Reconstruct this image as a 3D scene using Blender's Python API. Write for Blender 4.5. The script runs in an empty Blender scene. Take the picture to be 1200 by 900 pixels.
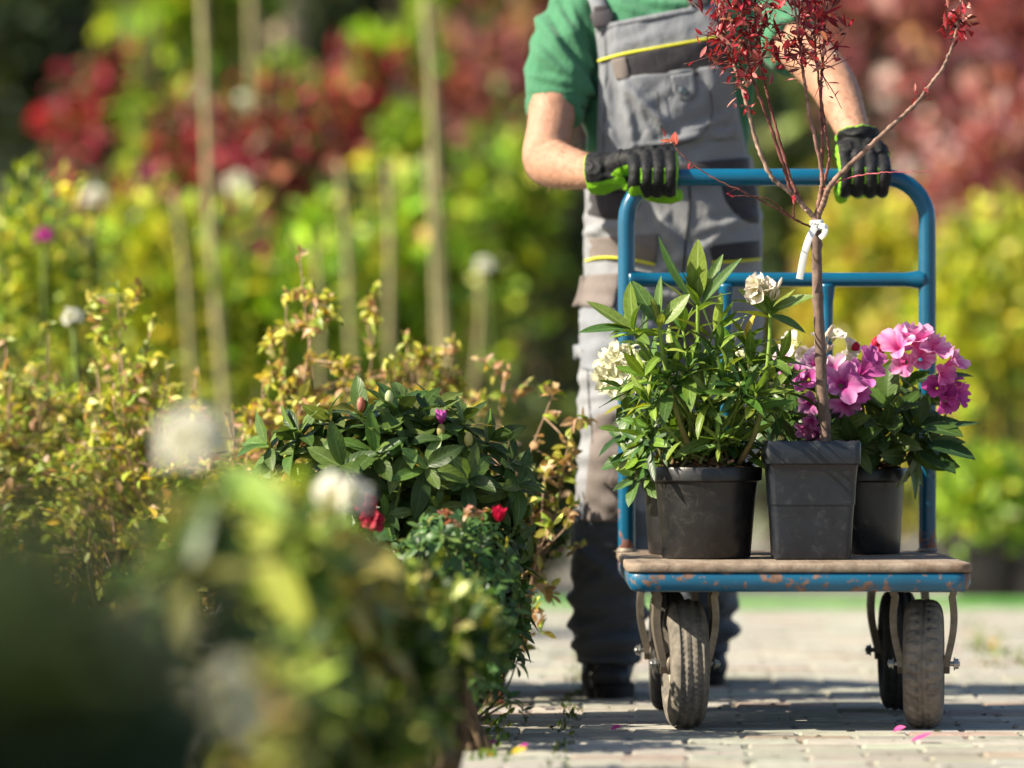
import bpy, bmesh, math, random
import numpy as np
from mathutils import Vector, Matrix, noise
from mathutils.bvhtree import BVHTree

C = bpy.context.scene.collection
R = np.random.RandomState(11)
random.seed(5)
FPX = 5700.0          # focal length in pixels of a 1200 px wide picture
CAMZ = 0.567          # height of the lens above the paving


def at(px, py, Y):
    """point at distance Y that lies on the line of sight through a place in the photograph"""
    return np.array(((px - 600) * Y / FPX, Y, CAMZ + (490 - py) * Y / FPX))


def tag(o, label=None, cat=None, group=None, kind=None):
    if label: o['label'] = label
    if cat: o['category'] = cat
    if group: o['group'] = group
    if kind: o['kind'] = kind
    return o


def empty(name, loc, label, cat, group=None):
    o = bpy.data.objects.new(name, None)
    C.objects.link(o)
    o.empty_display_size = 0.05
    o.location = loc
    return tag(o, label, cat, group)


class MB:
    """collects geometry with a colour and a (u, v) pair per vertex"""
    def __init__(s):
        s.v, s.c, s.t, s.q, s.tr, s.n = [], [], [], [], [], 0

    def add(s, v, quads=None, tris=None, col=None, luv=None):
        v = np.asarray(v, float).reshape(-1, 3)
        k = len(v)
        s.v.append(v)
        if col is None: col = (1, 1, 1)
        col = np.asarray(col, float)
        s.c.append(np.broadcast_to(col, (k, 3)).copy() if col.ndim == 1 else col)
        s.t.append(np.zeros((k, 3)) if luv is None else luv)
        if quads is not None and len(quads): s.q.append(np.asarray(quads, int).reshape(-1, 4) + s.n)
        if tris is not None and len(tris): s.tr.append(np.asarray(tris, int).reshape(-1, 3) + s.n)
        s.n += k

    def mesh(s, name, mat=None, smooth=True, origin=None):
        v = np.concatenate(s.v)
        if origin is not None: v = v - np.asarray(origin, float)
        q = np.concatenate(s.q) if s.q else np.zeros((0, 4), int)
        t = np.concatenate(s.tr) if s.tr else np.zeros((0, 3), int)
        me = bpy.data.meshes.new(name)
        me.vertices.add(len(v))
        me.vertices.foreach_set('co', v.astype(np.float32).ravel())
        nl = q.size + t.size
        me.loops.add(nl)
        me.loops.foreach_set('vertex_index', np.concatenate((q.ravel(), t.ravel())).astype(np.int32))
        me.polygons.add(len(q) + len(t))
        st = np.concatenate((np.arange(len(q)) * 4, len(q) * 4 + np.arange(len(t)) * 3)).astype(np.int32)
        me.polygons.foreach_set('loop_start', st)
        me.polygons.foreach_set('use_smooth', np.full(len(q) + len(t), smooth, bool))
        me.update(calc_edges=True)
        a = me.attributes.new('Col', 'FLOAT_COLOR', 'POINT')
        cc = np.ones((len(v), 4), np.float32)
        cc[:, :3] = np.concatenate(s.c)
        a.data.foreach_set('color', cc.ravel())
        a = me.attributes.new('luv', 'FLOAT_VECTOR', 'POINT')
        a.data.foreach_set('vector', np.concatenate(s.t).astype(np.float32).ravel())
        me.validate()
        if mat: me.materials.append(mat)
        return me

    def build(s, name, mat=None, parent=None, smooth=True, sharp=None):
        org = None
        if parent is not None:
            w = parent.get('_w')
            org = np.array(w) if w is not None else np.array(parent.location)
        me = s.mesh(name, mat, smooth, org)
        return link(name, me, parent, sharp)


def link(name, me, parent=None, sharp=None):
    o = bpy.data.objects.new(name, me)
    C.objects.link(o)
    if parent is not None:
        o.parent = parent
        # every child mesh shares the origin of its thing
    if sharp is not None:
        try: me.set_sharp_from_angle(angle=math.radians(sharp))
        except Exception: pass
    return o


def kid(o, root):
    """make o (a direct child at zero offset) usable as parent of sub-parts modelled in world space"""
    return o


def frames(P):
    P = np.asarray(P, float)
    T = np.gradient(P, axis=0)
    T /= np.linalg.norm(T, axis=1)[:, None] + 1e-12
    ref = np.array((0, 0, 1.)) if abs(T[0][2]) < .9 else np.array((0, 1., 0))
    A = []
    a = np.cross(ref, T[0]); a /= np.linalg.norm(a)
    for t in T:
        a = a - t * np.dot(a, t)
        a = a / (np.linalg.norm(a) + 1e-12)
        A.append(a)
    A = np.array(A)
    return T, A, np.cross(T, A)


def smooth_path(P, n):
    """Catmull-Rom through the points (any number of columns)"""
    P = np.asarray(P, float)
    if len(P) < 3:
        t = np.linspace(0, 1, n)[:, None]
        return P[0] * (1 - t) + P[-1] * t
    Q = np.vstack((2 * P[0] - P[1], P, 2 * P[-1] - P[-2]))
    out = []
    for u in np.linspace(0, len(P) - 1 - 1e-9, n):
        i = int(u); f = u - i
        p0, p1, p2, p3 = Q[i:i + 4]
        out.append(.5 * ((2 * p1) + (-p0 + p2) * f + (2 * p0 - 5 * p1 + 4 * p2 - p3) * f * f + (-p0 + 3 * p1 - 3 * p2 + p3) * f ** 3))
    return np.array(out)


def grid_quads(nr, nc, wrap=False):
    i = np.arange(nr - 1)[:, None]
    j = np.arange(nc if wrap else nc - 1)[None, :]
    j2 = (j + 1) % nc
    return np.stack((i * nc + j, i * nc + j2, (i + 1) * nc + j2, (i + 1) * nc + j), -1).reshape(-1, 4)


def tube(mb, P, rad, seg=8, col=None, cap=True, flat=1.0):
    P = np.asarray(P, float)
    n = len(P)
    rad = np.broadcast_to(np.asarray(rad, float), (n,))
    T, A, B = frames(P)
    th = np.linspace(0, 2 * math.pi, seg, endpoint=False)
    ring = A[:, None, :] * np.cos(th)[None, :, None] + B[:, None, :] * np.sin(th)[None, :, None] * flat
    v = P[:, None, :] + ring * rad[:, None, None]
    luv = np.zeros((n, seg, 3)); luv[:, :, 0] = np.linspace(0, 1, n)[:, None]
    v = v.reshape(-1, 3); luv = luv.reshape(-1, 3)
    q = grid_quads(n, seg, True)
    if cap:
        k = len(v)
        v = np.vstack((v, P[0], P[-1])); luv = np.vstack((luv, [[0, 0, 0]], [[1, 0, 0]]))
        j = np.arange(seg); j2 = (j + 1) % seg
        t = np.vstack((np.stack((j2, j, np.full(seg, k)), 1), np.stack((j + (n - 1) * seg, j2 + (n - 1) * seg, np.full(seg, k + 1)), 1)))
        mb.add(v, q, t, col, luv)
    else:
        mb.add(v, q, None, col, luv)


def lathe(mb, prof, center, axis='z', seg=48, col=None, tw=None, closed=False):
    """profile of (radius, along) pairs swept round an axis through center"""
    prof = np.asarray(prof, float)
    th = np.linspace(0, 2 * math.pi, seg, endpoint=False)
    r = prof[:, 0][:, None] * np.ones(seg)[None]
    h = prof[:, 1][:, None] * np.ones(seg)[None]
    if tw is not None: r, h = tw(r, h, th)
    c, s_ = np.cos(th)[None], np.sin(th)[None]
    if axis == 'z': v = np.stack((r * c, r * s_, h), -1)
    elif axis == 'x': v = np.stack((h, r * c, r * s_), -1)
    else: v = np.stack((r * c, h, -r * s_), -1)
    luv = np.zeros(v.shape); luv[..., 0] = (th / (2 * math.pi))[None]; luv[..., 1] = np.linspace(0, 1, len(prof))[:, None]
    mb.add(v.reshape(-1, 3) + np.asarray(center, float), grid_quads(len(prof), seg, True), None, col, luv.reshape(-1, 3))


def box(mb, lo, hi, bev=0.0, col=None, rot=None):
    """box with chamfered edges; rot = 3x3 about its centre"""
    lo, hi = np.asarray(lo, float), np.asarray(hi, float)
    c, h = (lo + hi) / 2, (hi - lo) / 2
    bev = min(bev, h.min() * .95)
    bm = bmesh.new()
    bmesh.ops.create_cube(bm, size=2)
    for v in bm.verts: v.co = Vector([v.co[i] * h[i] for i in range(3)])
    if bev > 0: bmesh.ops.bevel(bm, geom=bm.edges[:], offset=bev, segments=2, affect='EDGES', profile=.5)
    bmesh.ops.triangulate(bm, faces=[f for f in bm.faces if len(f.verts) > 4])
    vs = np.array([v.co[:] for v in bm.verts])
    bm.verts.index_update()
    q = [[v.index for v in f.verts] for f in bm.faces if len(f.verts) == 4]
    t = [[v.index for v in f.verts] for f in bm.faces if len(f.verts) == 3]
    bm.free()
    if rot is not None: vs = vs @ np.asarray(rot).T
    mb.add(vs + c, q, t, col)


def blob(mb, c, r, seg=20, rings=12, rot=None, col=None):
    th = np.linspace(0, 2 * math.pi, seg, endpoint=False)
    ph = np.linspace(0, math.pi, rings + 1)[1:-1]
    v = np.stack((np.sin(ph)[:, None] * np.cos(th)[None], np.sin(ph)[:, None] * np.sin(th)[None], np.cos(ph)[:, None] * np.ones(seg)[None]), -1).reshape(-1, 3)
    v = np.vstack((v, [[0, 0, 1]], [[0, 0, -1]])) * np.asarray(r, float)
    if rot is not None: v = v @ np.asarray(rot).T
    n = len(ph)
    j = np.arange(seg); j2 = (j + 1) % seg; k = n * seg
    t = np.vstack((np.stack((j, j2, np.full(seg, k)), 1)[:, ::-1], np.stack((j + (n - 1) * seg, j2 + (n - 1) * seg, np.full(seg, k + 1)), 1)))
    q = grid_quads(n, seg, True)
    mb.add(v + np.asarray(c, float), q[:, ::-1], t[:, ::-1], col)


def loft_z(mb, rings, n=2.3, seg=48, rows=40):
    """horizontal superellipse rings (z, xc, yc, a, b) lofted smoothly; closed ends"""
    Rg = smooth_path(np.asarray(rings, float), rows)
    th = np.linspace(0, 2 * math.pi, seg, endpoint=False)
    cs, sn = np.cos(th), np.sin(th)
    ex = np.sign(cs) * np.abs(cs) ** (2 / n); ey = np.sign(sn) * np.abs(sn) ** (2 / n)
    v = np.stack((Rg[:, 1][:, None] + Rg[:, 3][:, None] * ex, Rg[:, 2][:, None] + Rg[:, 4][:, None] * ey, Rg[:, 0][:, None] * np.ones(seg)), -1).reshape(-1, 3)
    k = len(v); m = len(Rg)
    v = np.vstack((v, [[Rg[0, 1], Rg[0, 2], Rg[0, 0]]], [[Rg[-1, 1], Rg[-1, 2], Rg[-1, 0]]]))
    j = np.arange(seg); j2 = (j + 1) % seg
    t = np.vstack((np.stack((j2, j, np.full(seg, k)), 1), np.stack((j + (m - 1) * seg, j2 + (m - 1) * seg, np.full(seg, k + 1)), 1)))
    q = grid_quads(m, seg, True)
    if Rg[0, 0] > Rg[-1, 0]: q, t = q[:, ::-1], t[:, ::-1]
    mb.add(v, q, t)


def limb(mb, P, rad, n=24, seg=24, flat=None):
    """tapered closed tube through joints with rounded ends"""
    D = smooth_path(np.column_stack((P, rad)), n)
    tube(mb, D[:, :3], D[:, 3], seg)


def remesh(mb, voxel, smooth=4):
    me = mb.mesh('tmp')
    o = bpy.data.objects.new('tmp', me)
    C.objects.link(o)
    m = o.modifiers.new('r', 'REMESH'); m.mode = 'VOXEL'; m.voxel_size = voxel; m.use_smooth_shade = True
    if smooth:
        s = o.modifiers.new('s', 'SMOOTH'); s.iterations = smooth; s.factor = .5
    dg = bpy.context.evaluated_depsgraph_get()
    out = bpy.data.meshes.new_from_object(o.evaluated_get(dg))
    bpy.data.objects.remove(o)
    return out


def get_co(me):
    a = np.empty(len(me.vertices) * 3, np.float32); me.vertices.foreach_get('co', a); return a.reshape(-1, 3).astype(float)


def get_no(me):
    a = np.empty(len(me.vertices) * 3, np.float32); me.vertices.foreach_get('normal', a); return a.reshape(-1, 3).astype(float)


def set_co(me, co):
    me.vertices.foreach_set('co', np.asarray(co, np.float32).ravel()); me.update()


def set_col(me, col):
    a = me.attributes.get('Col') or me.attributes.new('Col', 'FLOAT_COLOR', 'POINT')
    cc = np.ones((len(me.vertices), 4), np.float32); cc[:, :3] = col
    a.data.foreach_set('color', cc.ravel())


def place_mesh(name, me, mat, parent=None, smooth=True):
    """link a world-space mesh as a child of parent (whose origin is parent.location)"""
    if parent is not None:
        w = parent.get('_w')
        org = np.array(w) if w is not None else np.array(parent.location)
        set_co(me, get_co(me) - org)
    me.materials.clear(); me.materials.append(mat)
    me.polygons.foreach_set('use_smooth', np.full(len(me.polygons), smooth, bool))
    return link(name, me, parent)


def asparent(o, root):
    o['_w'] = list(root.get('_w') or root.location)
    return o


# ------------------------------------------------------------------ materials
class NT:
    def __init__(s, name):
        s.m = bpy.data.materials.new(name); s.m.use_nodes = True
        s.t = s.m.node_tree; s.t.nodes.clear()
        s.out = s.n('ShaderNodeOutputMaterial')

    def n(s, typ, **kw):
        nd = s.t.nodes.new(typ)
        for k, v in kw.items():
            if k.startswith('i_'):
                key = k[2:].replace('_', ' ')
                nd.inputs[key].default_value = v
            else: setattr(nd, k, v)
        return nd

    def l(s, a, b): s.t.links.new(a, b)

    def ramp(s, src, stops):
        r = s.n('ShaderNodeValToRGB')
        e = r.color_ramp.elements
        while len(e) < len(stops): e.new(.5)
        for i, (p, c) in enumerate(stops):
            e[i].position = p; e[i].color = (c, c, c, 1) if isinstance(c, (int, float)) else (*c, 1)
        s.l(src, r.inputs['Fac']); return r.outputs['Color']

    def noise(s, scale, detail=4, rough=.55, vec=None, dist=0.):
        nd = s.n('ShaderNodeTexNoise'); nd.inputs['Scale'].default_value = scale; nd.inputs['Detail'].default_value = detail
        nd.inputs['Roughness'].default_value = rough; nd.inputs['Distortion'].default_value = dist
        if vec is not None: s.l(vec, nd.inputs['Vector'])
        return nd.outputs['Fac']

    def pos(s, scale=(1, 1, 1), rot=(0, 0, 0)):
        g = s.n('ShaderNodeTexCoord')
        mp = s.n('ShaderNodeMapping'); mp.inputs['Scale'].default_value = scale; mp.inputs['Rotation'].default_value = rot
        s.l(g.outputs['Object'], mp.inputs['Vector']); return mp.outputs['Vector']

    def mix(s, f, a, b, mode='MIX'):
        m = s.n('ShaderNodeMix', data_type='RGBA', blend_type=mode)
        for val, i in ((f, 0), (a, 6), (b, 7)):
            if isinstance(val, (int, float)): m.inputs[i].default_value = val if i == 0 else (val, val, val, 1)
            elif isinstance(val, tuple): m.inputs[i].default_value = (*val, 1)
            else: s.l(val, m.inputs[i])
        return m.outputs[2]

    def bump(s, h, strength=.3, dist=.002, normal=None):
        b = s.n('ShaderNodeBump'); b.inputs['Strength'].default_value = strength; b.inputs['Distance'].default_value = dist
        s.l(h, b.inputs['Height'])
        if normal is not None: s.l(normal, b.inputs['Normal'])
        return b.outputs['Normal']

    def principled(s, color, rough=.5, metal=0., spec=.5, normal=None, **kw):
        p = s.n('ShaderNodeBsdfPrincipled')
        if isinstance(color, tuple): p.inputs['Base Color'].default_value = (*color, 1)
        else: s.l(color, p.inputs['Base Color'])
        if isinstance(rough, (int, float)): p.inputs['Roughness'].default_value = rough
        else: s.l(rough, p.inputs['Roughness'])
        p.inputs['Metallic'].default_value = metal
        p.inputs['Specular IOR Level'].default_value = spec
        if normal is not None: s.l(normal, p.inputs['Normal'])
        for k, v in kw.items(): p.inputs[k.replace('_', ' ')].default_value = v
        return p.outputs['BSDF']

    def attr(s, name, out='Color'):
        a = s.n('ShaderNodeAttribute', attribute_name=name); return a.outputs[out]

    def done(s, sh): s.l(sh, s.out.inputs['Surface']); return s.m


def leaf_mat(name, rough=.38, spec=.45, trans=.28, rib=1.5, bumpy=True):
    n = NT(name)
    col = n.attr('Col')
    luv = n.attr('luv', 'Vector')
    sx = n.n('ShaderNodeSeparateXYZ'); n.l(luv, sx.inputs[0])
    ab = n.n('ShaderNodeMath', operation='ABSOLUTE'); n.l(sx.outputs['Y'], ab.inputs[0])
    ribm = n.ramp(ab.outputs[0], [(0.0, 1.0), (.05, .85), (.12, 0.0)])
    lt = n.n('ShaderNodeHueSaturation'); lt.inputs['Value'].default_value = rib; lt.inputs['Saturation'].default_value = .85; n.l(col, lt.inputs['Color'])
    nz = n.noise(60, 3)
    var = n.n('ShaderNodeHueSaturation'); n.l(col, var.inputs['Color']); n.l(n.ramp(nz, [(.3, .8), (.7, 1.2)]), var.inputs['Value'])
    c = n.mix(ribm, var.outputs[0], lt.outputs[0])
    nor = None
    if bumpy:
        w = n.n('ShaderNodeMath', operation='SINE')
        ad = n.n('ShaderNodeMath', operation='MULTIPLY_ADD'); n.l(sx.outputs['X'], ad.inputs[0]); ad.inputs[1].default_value = 46; n.l(ab.outputs[0], ad.inputs[2])
        ad2 = n.n('ShaderNodeMath', operation='MULTIPLY_ADD'); n.l(ab.outputs[0], ad2.inputs[0]); ad2.inputs[1].default_value = -14; n.l(ad.outputs[0], ad2.inputs[2])
        n.l(ad2.outputs[0], w.inputs[0])
        nor = n.bump(w.outputs[0], .10, .001)
    p = n.principled(c, rough, 0, spec, nor)
    tr = n.n('ShaderNodeBsdfTranslucent')
    tc = n.mix(1.0, c, (1.25, 1.15, .55), 'MULTIPLY')
    n.l(tc, tr.inputs['Color'])
    ms = n.n('ShaderNodeMixShader'); ms.inputs[0].default_value = trans
    n.l(p, ms.inputs[1]); n.l(tr.outputs[0], ms.inputs[2])
    return n.done(ms.outputs[0])


def petal_mat(name, throat, streak):
    n = NT(name)
    col = n.attr('Col'); luv = n.attr('luv', 'Vector')
    sx = n.n('ShaderNodeSeparateXYZ'); n.l(luv, sx.inputs[0])
    ab = n.n('ShaderNodeMath', operation='ABSOLUTE'); n.l(sx.outputs['Y'], ab.inputs[0])
    mid = n.ramp(ab.outputs[0], [(0, 1.), (.16, .75), (.6, 0.)])
    th = n.ramp(sx.outputs['X'], [(.15, 1.), (.75, 0.)])
    m1 = n.n('ShaderNodeMath', operation='MULTIPLY'); n.l(mid, m1.inputs[0]); m1.inputs[1].default_value = .7
    c = n.mix(m1.outputs[0], col, streak)
    c = n.mix(th, c, throat)
    p = n.principled(c, .55, 0, .25)
    tr = n.n('ShaderNodeBsdfTranslucent'); n.l(c, tr.inputs['Color'])
    ms = n.n('ShaderNodeMixShader'); ms.inputs[0].default_value = .4
    n.l(p, ms.inputs[1]); n.l(tr.outputs[0], ms.inputs[2])
    return n.done(ms.outputs[0])


def col_mat(name, rough=.7, spec=.3, bscale=120, bstr=.3, bdist=.001, vary=.25, vscale=30):
    n = NT(name)
    col = n.attr('Col')
    v = n.pos()
    h = n.n('ShaderNodeHueSaturation'); n.l(col, h.inputs['Color']); n.l(n.ramp(n.noise(vscale, 5, .6, v), [(.3, 1 - vary), (.7, 1 + vary)]), h.inputs['Value'])
    return n.done(n.principled(h.outputs[0], rough, 0, spec, n.bump(n.noise(bscale, 4, .6, v), bstr, bdist)))


def cloth_mat(name, color, rough=.85, weave=900, wr=.35, vary=.12, sheen=.15):
    n = NT(name)
    v = n.pos()
    big = n.noise(9, 6, .6, n.pos((1, 1, .55), (0, .5, 0)), .6)
    fine = n.noise(weave, 2, .5, v)
    h = n.n('ShaderNodeHueSaturation'); h.inputs['Color'].default_value = (*color, 1)
    n.l(n.ramp(n.noise(11, 7, .7, v), [(.3, 1 - vary), (.7, 1 + vary)]), h.inputs['Value'])
    nb = n.bump(n.noise(26, 5, .55, n.pos((1, 1, .6), (0, .6, 0)), .5), wr, .012)
    nb = n.bump(fine, .25, .0006, nb)
    return n.done(n.principled(h.outputs[0], rough, 0, .25, nb, Sheen_Weight=sheen))


def paint_rust(name, paint, rust, thr=.56, scale=14, rough=.28, zfade=None):
    n = NT(name)
    v = n.pos()
    nz = n.noise(scale, 8, .7, v, .3)
    src = nz
    if zfade:      # more chips where the tube gets knocked, near the deck
        sp = n.n('ShaderNodeSeparateXYZ'); n.l(v, sp.inputs[0])
        mr = n.n('ShaderNodeMapRange'); mr.inputs['From Min'].default_value = zfade[0]; mr.inputs['From Max'].default_value = zfade[1]
        mr.inputs['To Min'].default_value = zfade[2]; mr.inputs['To Max'].default_value = 0.0
        n.l(sp.outputs['Z'], mr.inputs['Value'])
        ad = n.n('ShaderNodeMath', operation='ADD'); n.l(nz, ad.inputs[0]); n.l(mr.outputs[0], ad.inputs[1]); src = ad.outputs[0]
    m = n.ramp(src, [(thr, 0.), (thr + .025, 1.)])
    pv = n.n('ShaderNodeHueSaturation'); pv.inputs['Color'].default_value = (*paint, 1)
    n.l(n.ramp(n.noise(5, 5, .6, v), [(.3, .75), (.7, 1.2)]), pv.inputs['Value'])
    rv = n.n('ShaderNodeHueSaturation'); rv.inputs['Color'].default_value = (*rust, 1)
    n.l(n.ramp(n.noise(60, 5, .6, v), [(.3, .5), (.7, 1.6)]), rv.inputs['Value'])
    c = n.mix(m, pv.outputs[0], rv.outputs[0])
    rr = n.mix(m, rough, .85)
    nb = n.bump(n.noise(90, 5, .6, v), .12, .0015)
    nb = n.bump(m, .3, .0006, nb)
    return n.done(n.principled(c, rr, 0, .5, nb, Coat_Weight=.15, Coat_Roughness=.1))


def plain(name, color, rough=.5, metal=0., spec=.5, vary=.2, vscale=12, bscale=80, bstr=.2, bdist=.001, dust=None):
    n = NT(name)
    v = n.pos()
    h = n.n('ShaderNodeHueSaturation'); h.inputs['Color'].default_value = (*color, 1)
    n.l(n.ramp(n.noise(vscale, 6, .65, v), [(.3, 1 - vary), (.7, 1 + vary)]), h.inputs['Value'])
    c = h.outputs[0]; r = rough
    if dust:
        dcol, thr, amt = dust
        m = n.ramp(n.noise(vscale * 1.7, 8, .75, v, .4), [(thr - .12, 0.), (thr + .18, amt)])
        c = n.mix(m, c, dcol); r = n.mix(m, rough, .9)
    return n.done(n.principled(c, r, metal, spec, n.bump(n.noise(bscale, 5, .6, v), bstr, bdist)))


M = {}
M['rhodo'] = leaf_mat('rhododendron_leaf', .4, .36, .3, 1.6)
M['leaf'] = leaf_mat('shrub_leaf', .42, .4, .34, 1.3, False)
M['petal_pink'] = petal_mat('pink_petal', (.75, .1, .35), (.62, .04, .3))
M['petal_purple'] = petal_mat('magenta_petal', (.4, .02, .22), (.42, .05, .3))
M['petal_white'] = petal_mat('white_petal', (.7, .68, .3), (.78, .74, .62))
M['petal_red'] = petal_mat('red_petal', (.5, .01, .05), (.55, .01, .06))
M['bark'] = col_mat('bark', .8, .25, 90, .5, .002, .35, 40)
M['soil'] = col_mat('soil', .95, .1, 160, .8, .004, .5, 90)
M['pot'] = plain('black_pot_plastic', (.0105, .0105, .0115), .36, 0, .5, .3, 26, 150, .35, .0010, dust=((.12, .10, .08), .63, .3))
M['pot_square'] = plain('dark_grey_pot_plastic', (.011, .0135, .019), .34, 0, .5, .3, 24, 130, .4, .0010, dust=((.12, .12, .12), .66, .45))
M['blue'] = paint_rust('blue_tube_paint', (.001, .080, .158), (.16, .06, .04), .73, 22, .27, (.3, .60, .22))
M['blue_edge'] = paint_rust('worn_blue_edge_paint', (.002, .092, .182), (.15, .085, .06), .53, 30, .4)
M['steel'] = plain('dusty_steel', (.22, .19, .155), .5, .7, .5, .35, 30, 120, .3, .001, dust=((.2, .14, .1), .55, .6))
M['bolt'] = plain('zinc_bolt', (.4, .4, .38), .35, .9, .5, .2, 60)
SKY_STRENGTH, SUN_STRENGTH, EXPOSURE = .08, 5.0, 1.22
# ------------------------------------------------------------------ camera, light, world
sc = bpy.context.scene
cam = bpy.data.cameras.new('camera'); co = bpy.data.objects.new('camera', cam); C.objects.link(co)
co.location = (0, 0, CAMZ); co.rotation_euler = (math.radians(90) + math.atan(40 / FPX), 0, 0)
cam.sensor_width = 36; cam.lens = 36 * FPX / 1200; cam.clip_start = .05; cam.clip_end = 400
cam.dof.use_dof = True; cam.dof.focus_distance = 9.02; cam.dof.aperture_fstop = 1.9; cam.dof.aperture_blades = 0
sc.camera = co
EL, AZ = math.radians(36), math.radians(252)      # azimuth clockwise from +Y
sd = Vector((math.sin(AZ) * math.cos(EL), math.cos(AZ) * math.cos(EL), math.sin(EL)))
w = bpy.data.worlds.new('World'); sc.world = w; w.use_nodes = True
bg = w.node_tree.nodes['Background']
sky = w.node_tree.nodes.new('ShaderNodeTexSky'); sky.sky_type = 'NISHITA'; sky.sun_disc = False
sky.sun_elevation = EL; sky.sun_rotation = AZ; sky.air_density = 1.0; sky.dust_density = 1.5; sky.ozone_density = 1.0
w.node_tree.links.new(sky.outputs[0], bg.inputs[0]); bg.inputs[1].default_value = SKY_STRENGTH
sl = bpy.data.lights.new('sun', 'SUN'); sl.energy = SUN_STRENGTH; sl.angle = math.radians(.53); sl.color = (1, .905, .72)
so = bpy.data.objects.new('sun', sl); C.objects.link(so); so.rotation_euler = sd.to_track_quat('Z', 'Y').to_euler(); so.location = (-5, 3, 6)
vs = sc.view_settings
sc.display_settings.display_device = 'sRGB'
vs.view_transform = 'Standard'; vs.look = 'None'; vs.gamma = 1; vs.exposure = EXPOSURE
try: vs.use_curve_mapping = False
except Exception: pass
sc.render.engine = 'CYCLES'
sc.cycles.use_denoising = True
sc.cycles.max_bounces = 6; sc.cycles.transparent_max_bounces = 4; sc.cycles.caustics_reflective = False; sc.cycles.caustics_refractive = False
sc.cycles.sample_clamp_indirect = 6

# ------------------------------------------------------------------ ground, paving, path, kerb
def sheet(name, x0, x1, y0, y1, z, mat, nx=2, ny=2, amp=0):
    mb = MB()
    X, Y = np.meshgrid(np.linspace(x0, x1, nx), np.linspace(y0, y1, ny))
    Z = np.full(X.shape, z)
    if amp: Z = Z + R.uniform(-amp, amp, X.shape)
    mb.add(np.stack((X, Y, Z), -1).reshape(-1, 3), grid_quads(ny, nx))
    o = mb.build(name, mat); o['kind'] = 'structure'; return o

n = NT('earth'); v = n.pos()
c = n.ramp(n.noise(2.5, 8, .7, v), [(.3, (.035, .028, .018)), (.55, (.07, .055, .035)), (.7, (.05, .06, .02))])
M['earth'] = n.done(n.principled(c, .95, 0, .1, n.bump(n.noise(25, 6, .7, v), .8, .02)))
n = NT('gravel_path'); v = n.pos()
c = n.ramp(n.noise(14, 8, .75, v), [(.3, (.17, .16, .14)), (.6, (.30, .28, .24)), (.75, (.4, .37, .31))])
M['path'] = n.done(n.principled(c, .95, 0, .1, n.bump(n.noise(70, 5, .7, v), .8, .01)))
n = NT('joint_sand'); v = n.pos()
c = n.ramp(n.noise(40, 6, .7, v), [(.3, (.035, .03, .022)), (.7, (.11, .095, .07))])
M['joint'] = n.done(n.principled(c, .95, 0, .1, n.bump(n.noise(200, 4, .7, v), .5, .003)))
M['paver'] = None
n = NT('paver_concrete'); v = n.pos()
colr = n.attr('Col')
h = n.n('ShaderNodeHueSaturation'); n.l(colr, h.inputs['Color']); n.l(n.ramp(n.noise(22, 9, .75, v), [(.28, .62), (.5, 1.), (.72, 1.18)]), h.inputs['Value'])
stain = n.ramp(n.noise(3.2, 8, .75, v, .4), [(.54, 0.), (.68, .55)])
cc = n.mix(stain, h.outputs[0], (.17, .145, .11))
M['paver'] = n.done(n.principled(cc, .9, 0, .2, n.bump(n.noise(160, 6, .7, v), .6, .003)))
sheet('ground', -90, 90, -20, 160, -.03, M['earth'])
sheet('path', -14, 16, 14.66, 24.5, -.012, M['path'])
sheet('sand_bed', -6, 7, -1, 14.58, -.011, M['joint'])
# interlocking blocks, laid in running bond slightly askew to the lens
mb = MB()
bl, bw, gap, ch = .2, .1, .006, .005
rows, cols = 88, 30
rr_ = np.arange(rows)[:, None]; cc_ = np.arange(cols)[None, :]
cx = (cc_ * bl + (rr_ % 2) * bl / 2 - 2.0).ravel(); cy = (rr_ * bw + 5.75 + 0 * cc_).ravel()
N = len(cx)
jx, jy = R.normal(0, .0015, N), R.normal(0, .0012, N)
jz = R.normal(0, .0016, N) + np.array([.004 * noise.noise(Vector((a * 1.3, b * 1.3, 0))) for a, b in zip(cx, cy)])
hx, hy = bl / 2 - gap / 2, bw / 2 - gap / 2
loc = []
for (sx_, sy_) in ((-1, -1), (1, -1), (1, 1), (-1, 1)):
    loc.append((sx_ * (hx - ch), sy_ * (hy - ch), 0.0))
for (sx_, sy_) in ((-1, -1), (1, -1), (1, 1), (-1, 1)):
    loc.append((sx_ * hx, sy_ * hy, -.004))
for (sx_, sy_) in ((-1, -1), (1, -1), (1, 1), (-1, 1)):
    loc.append((sx_ * hx, sy_ * hy, -.025))
loc = np.array(loc)
tx, ty = R.normal(0, .006, N), R.normal(0, .010, N)
V = np.stack((cx + jx, cy + jy, jz), -1)[:, None, :] + loc[None]
V[..., 2] += loc[None, :, 0] * tx[:, None] + loc[None, :, 1] * ty[:, None]
a_ = math.radians(1.7); ca, sa = math.cos(a_), math.sin(a_)
Xr = V[..., 0] * ca + (V[..., 1] - 9) * sa + .02; Yr = -V[..., 0] * sa + (V[..., 1] - 9) * ca + 9
V[..., 0], V[..., 1] = Xr, Yr
keep = (V[..., 1].max(1) < 14.56)
V = V[keep]; N = len(V)
fq = [[0, 1, 2, 3]]
for k in range(4):
    k2 = (k + 1) % 4
    fq += [[4 + k, 4 + k2, k2, k], [8 + k, 8 + k2, 4 + k2, 4 + k]]
Q = (np.arange(N) * 12)[:, None, None] + np.array(fq)[None]
base = np.array((.35, .335, .285))
bc = base * R.uniform(.75, 1.12, (N, 1)) * (1 + R.normal(0, .03, (N, 3)))
pinkish = R.rand(N) < .06
bc[pinkish] = bc[pinkish] * np.array((1.02, .86, .82))
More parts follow.
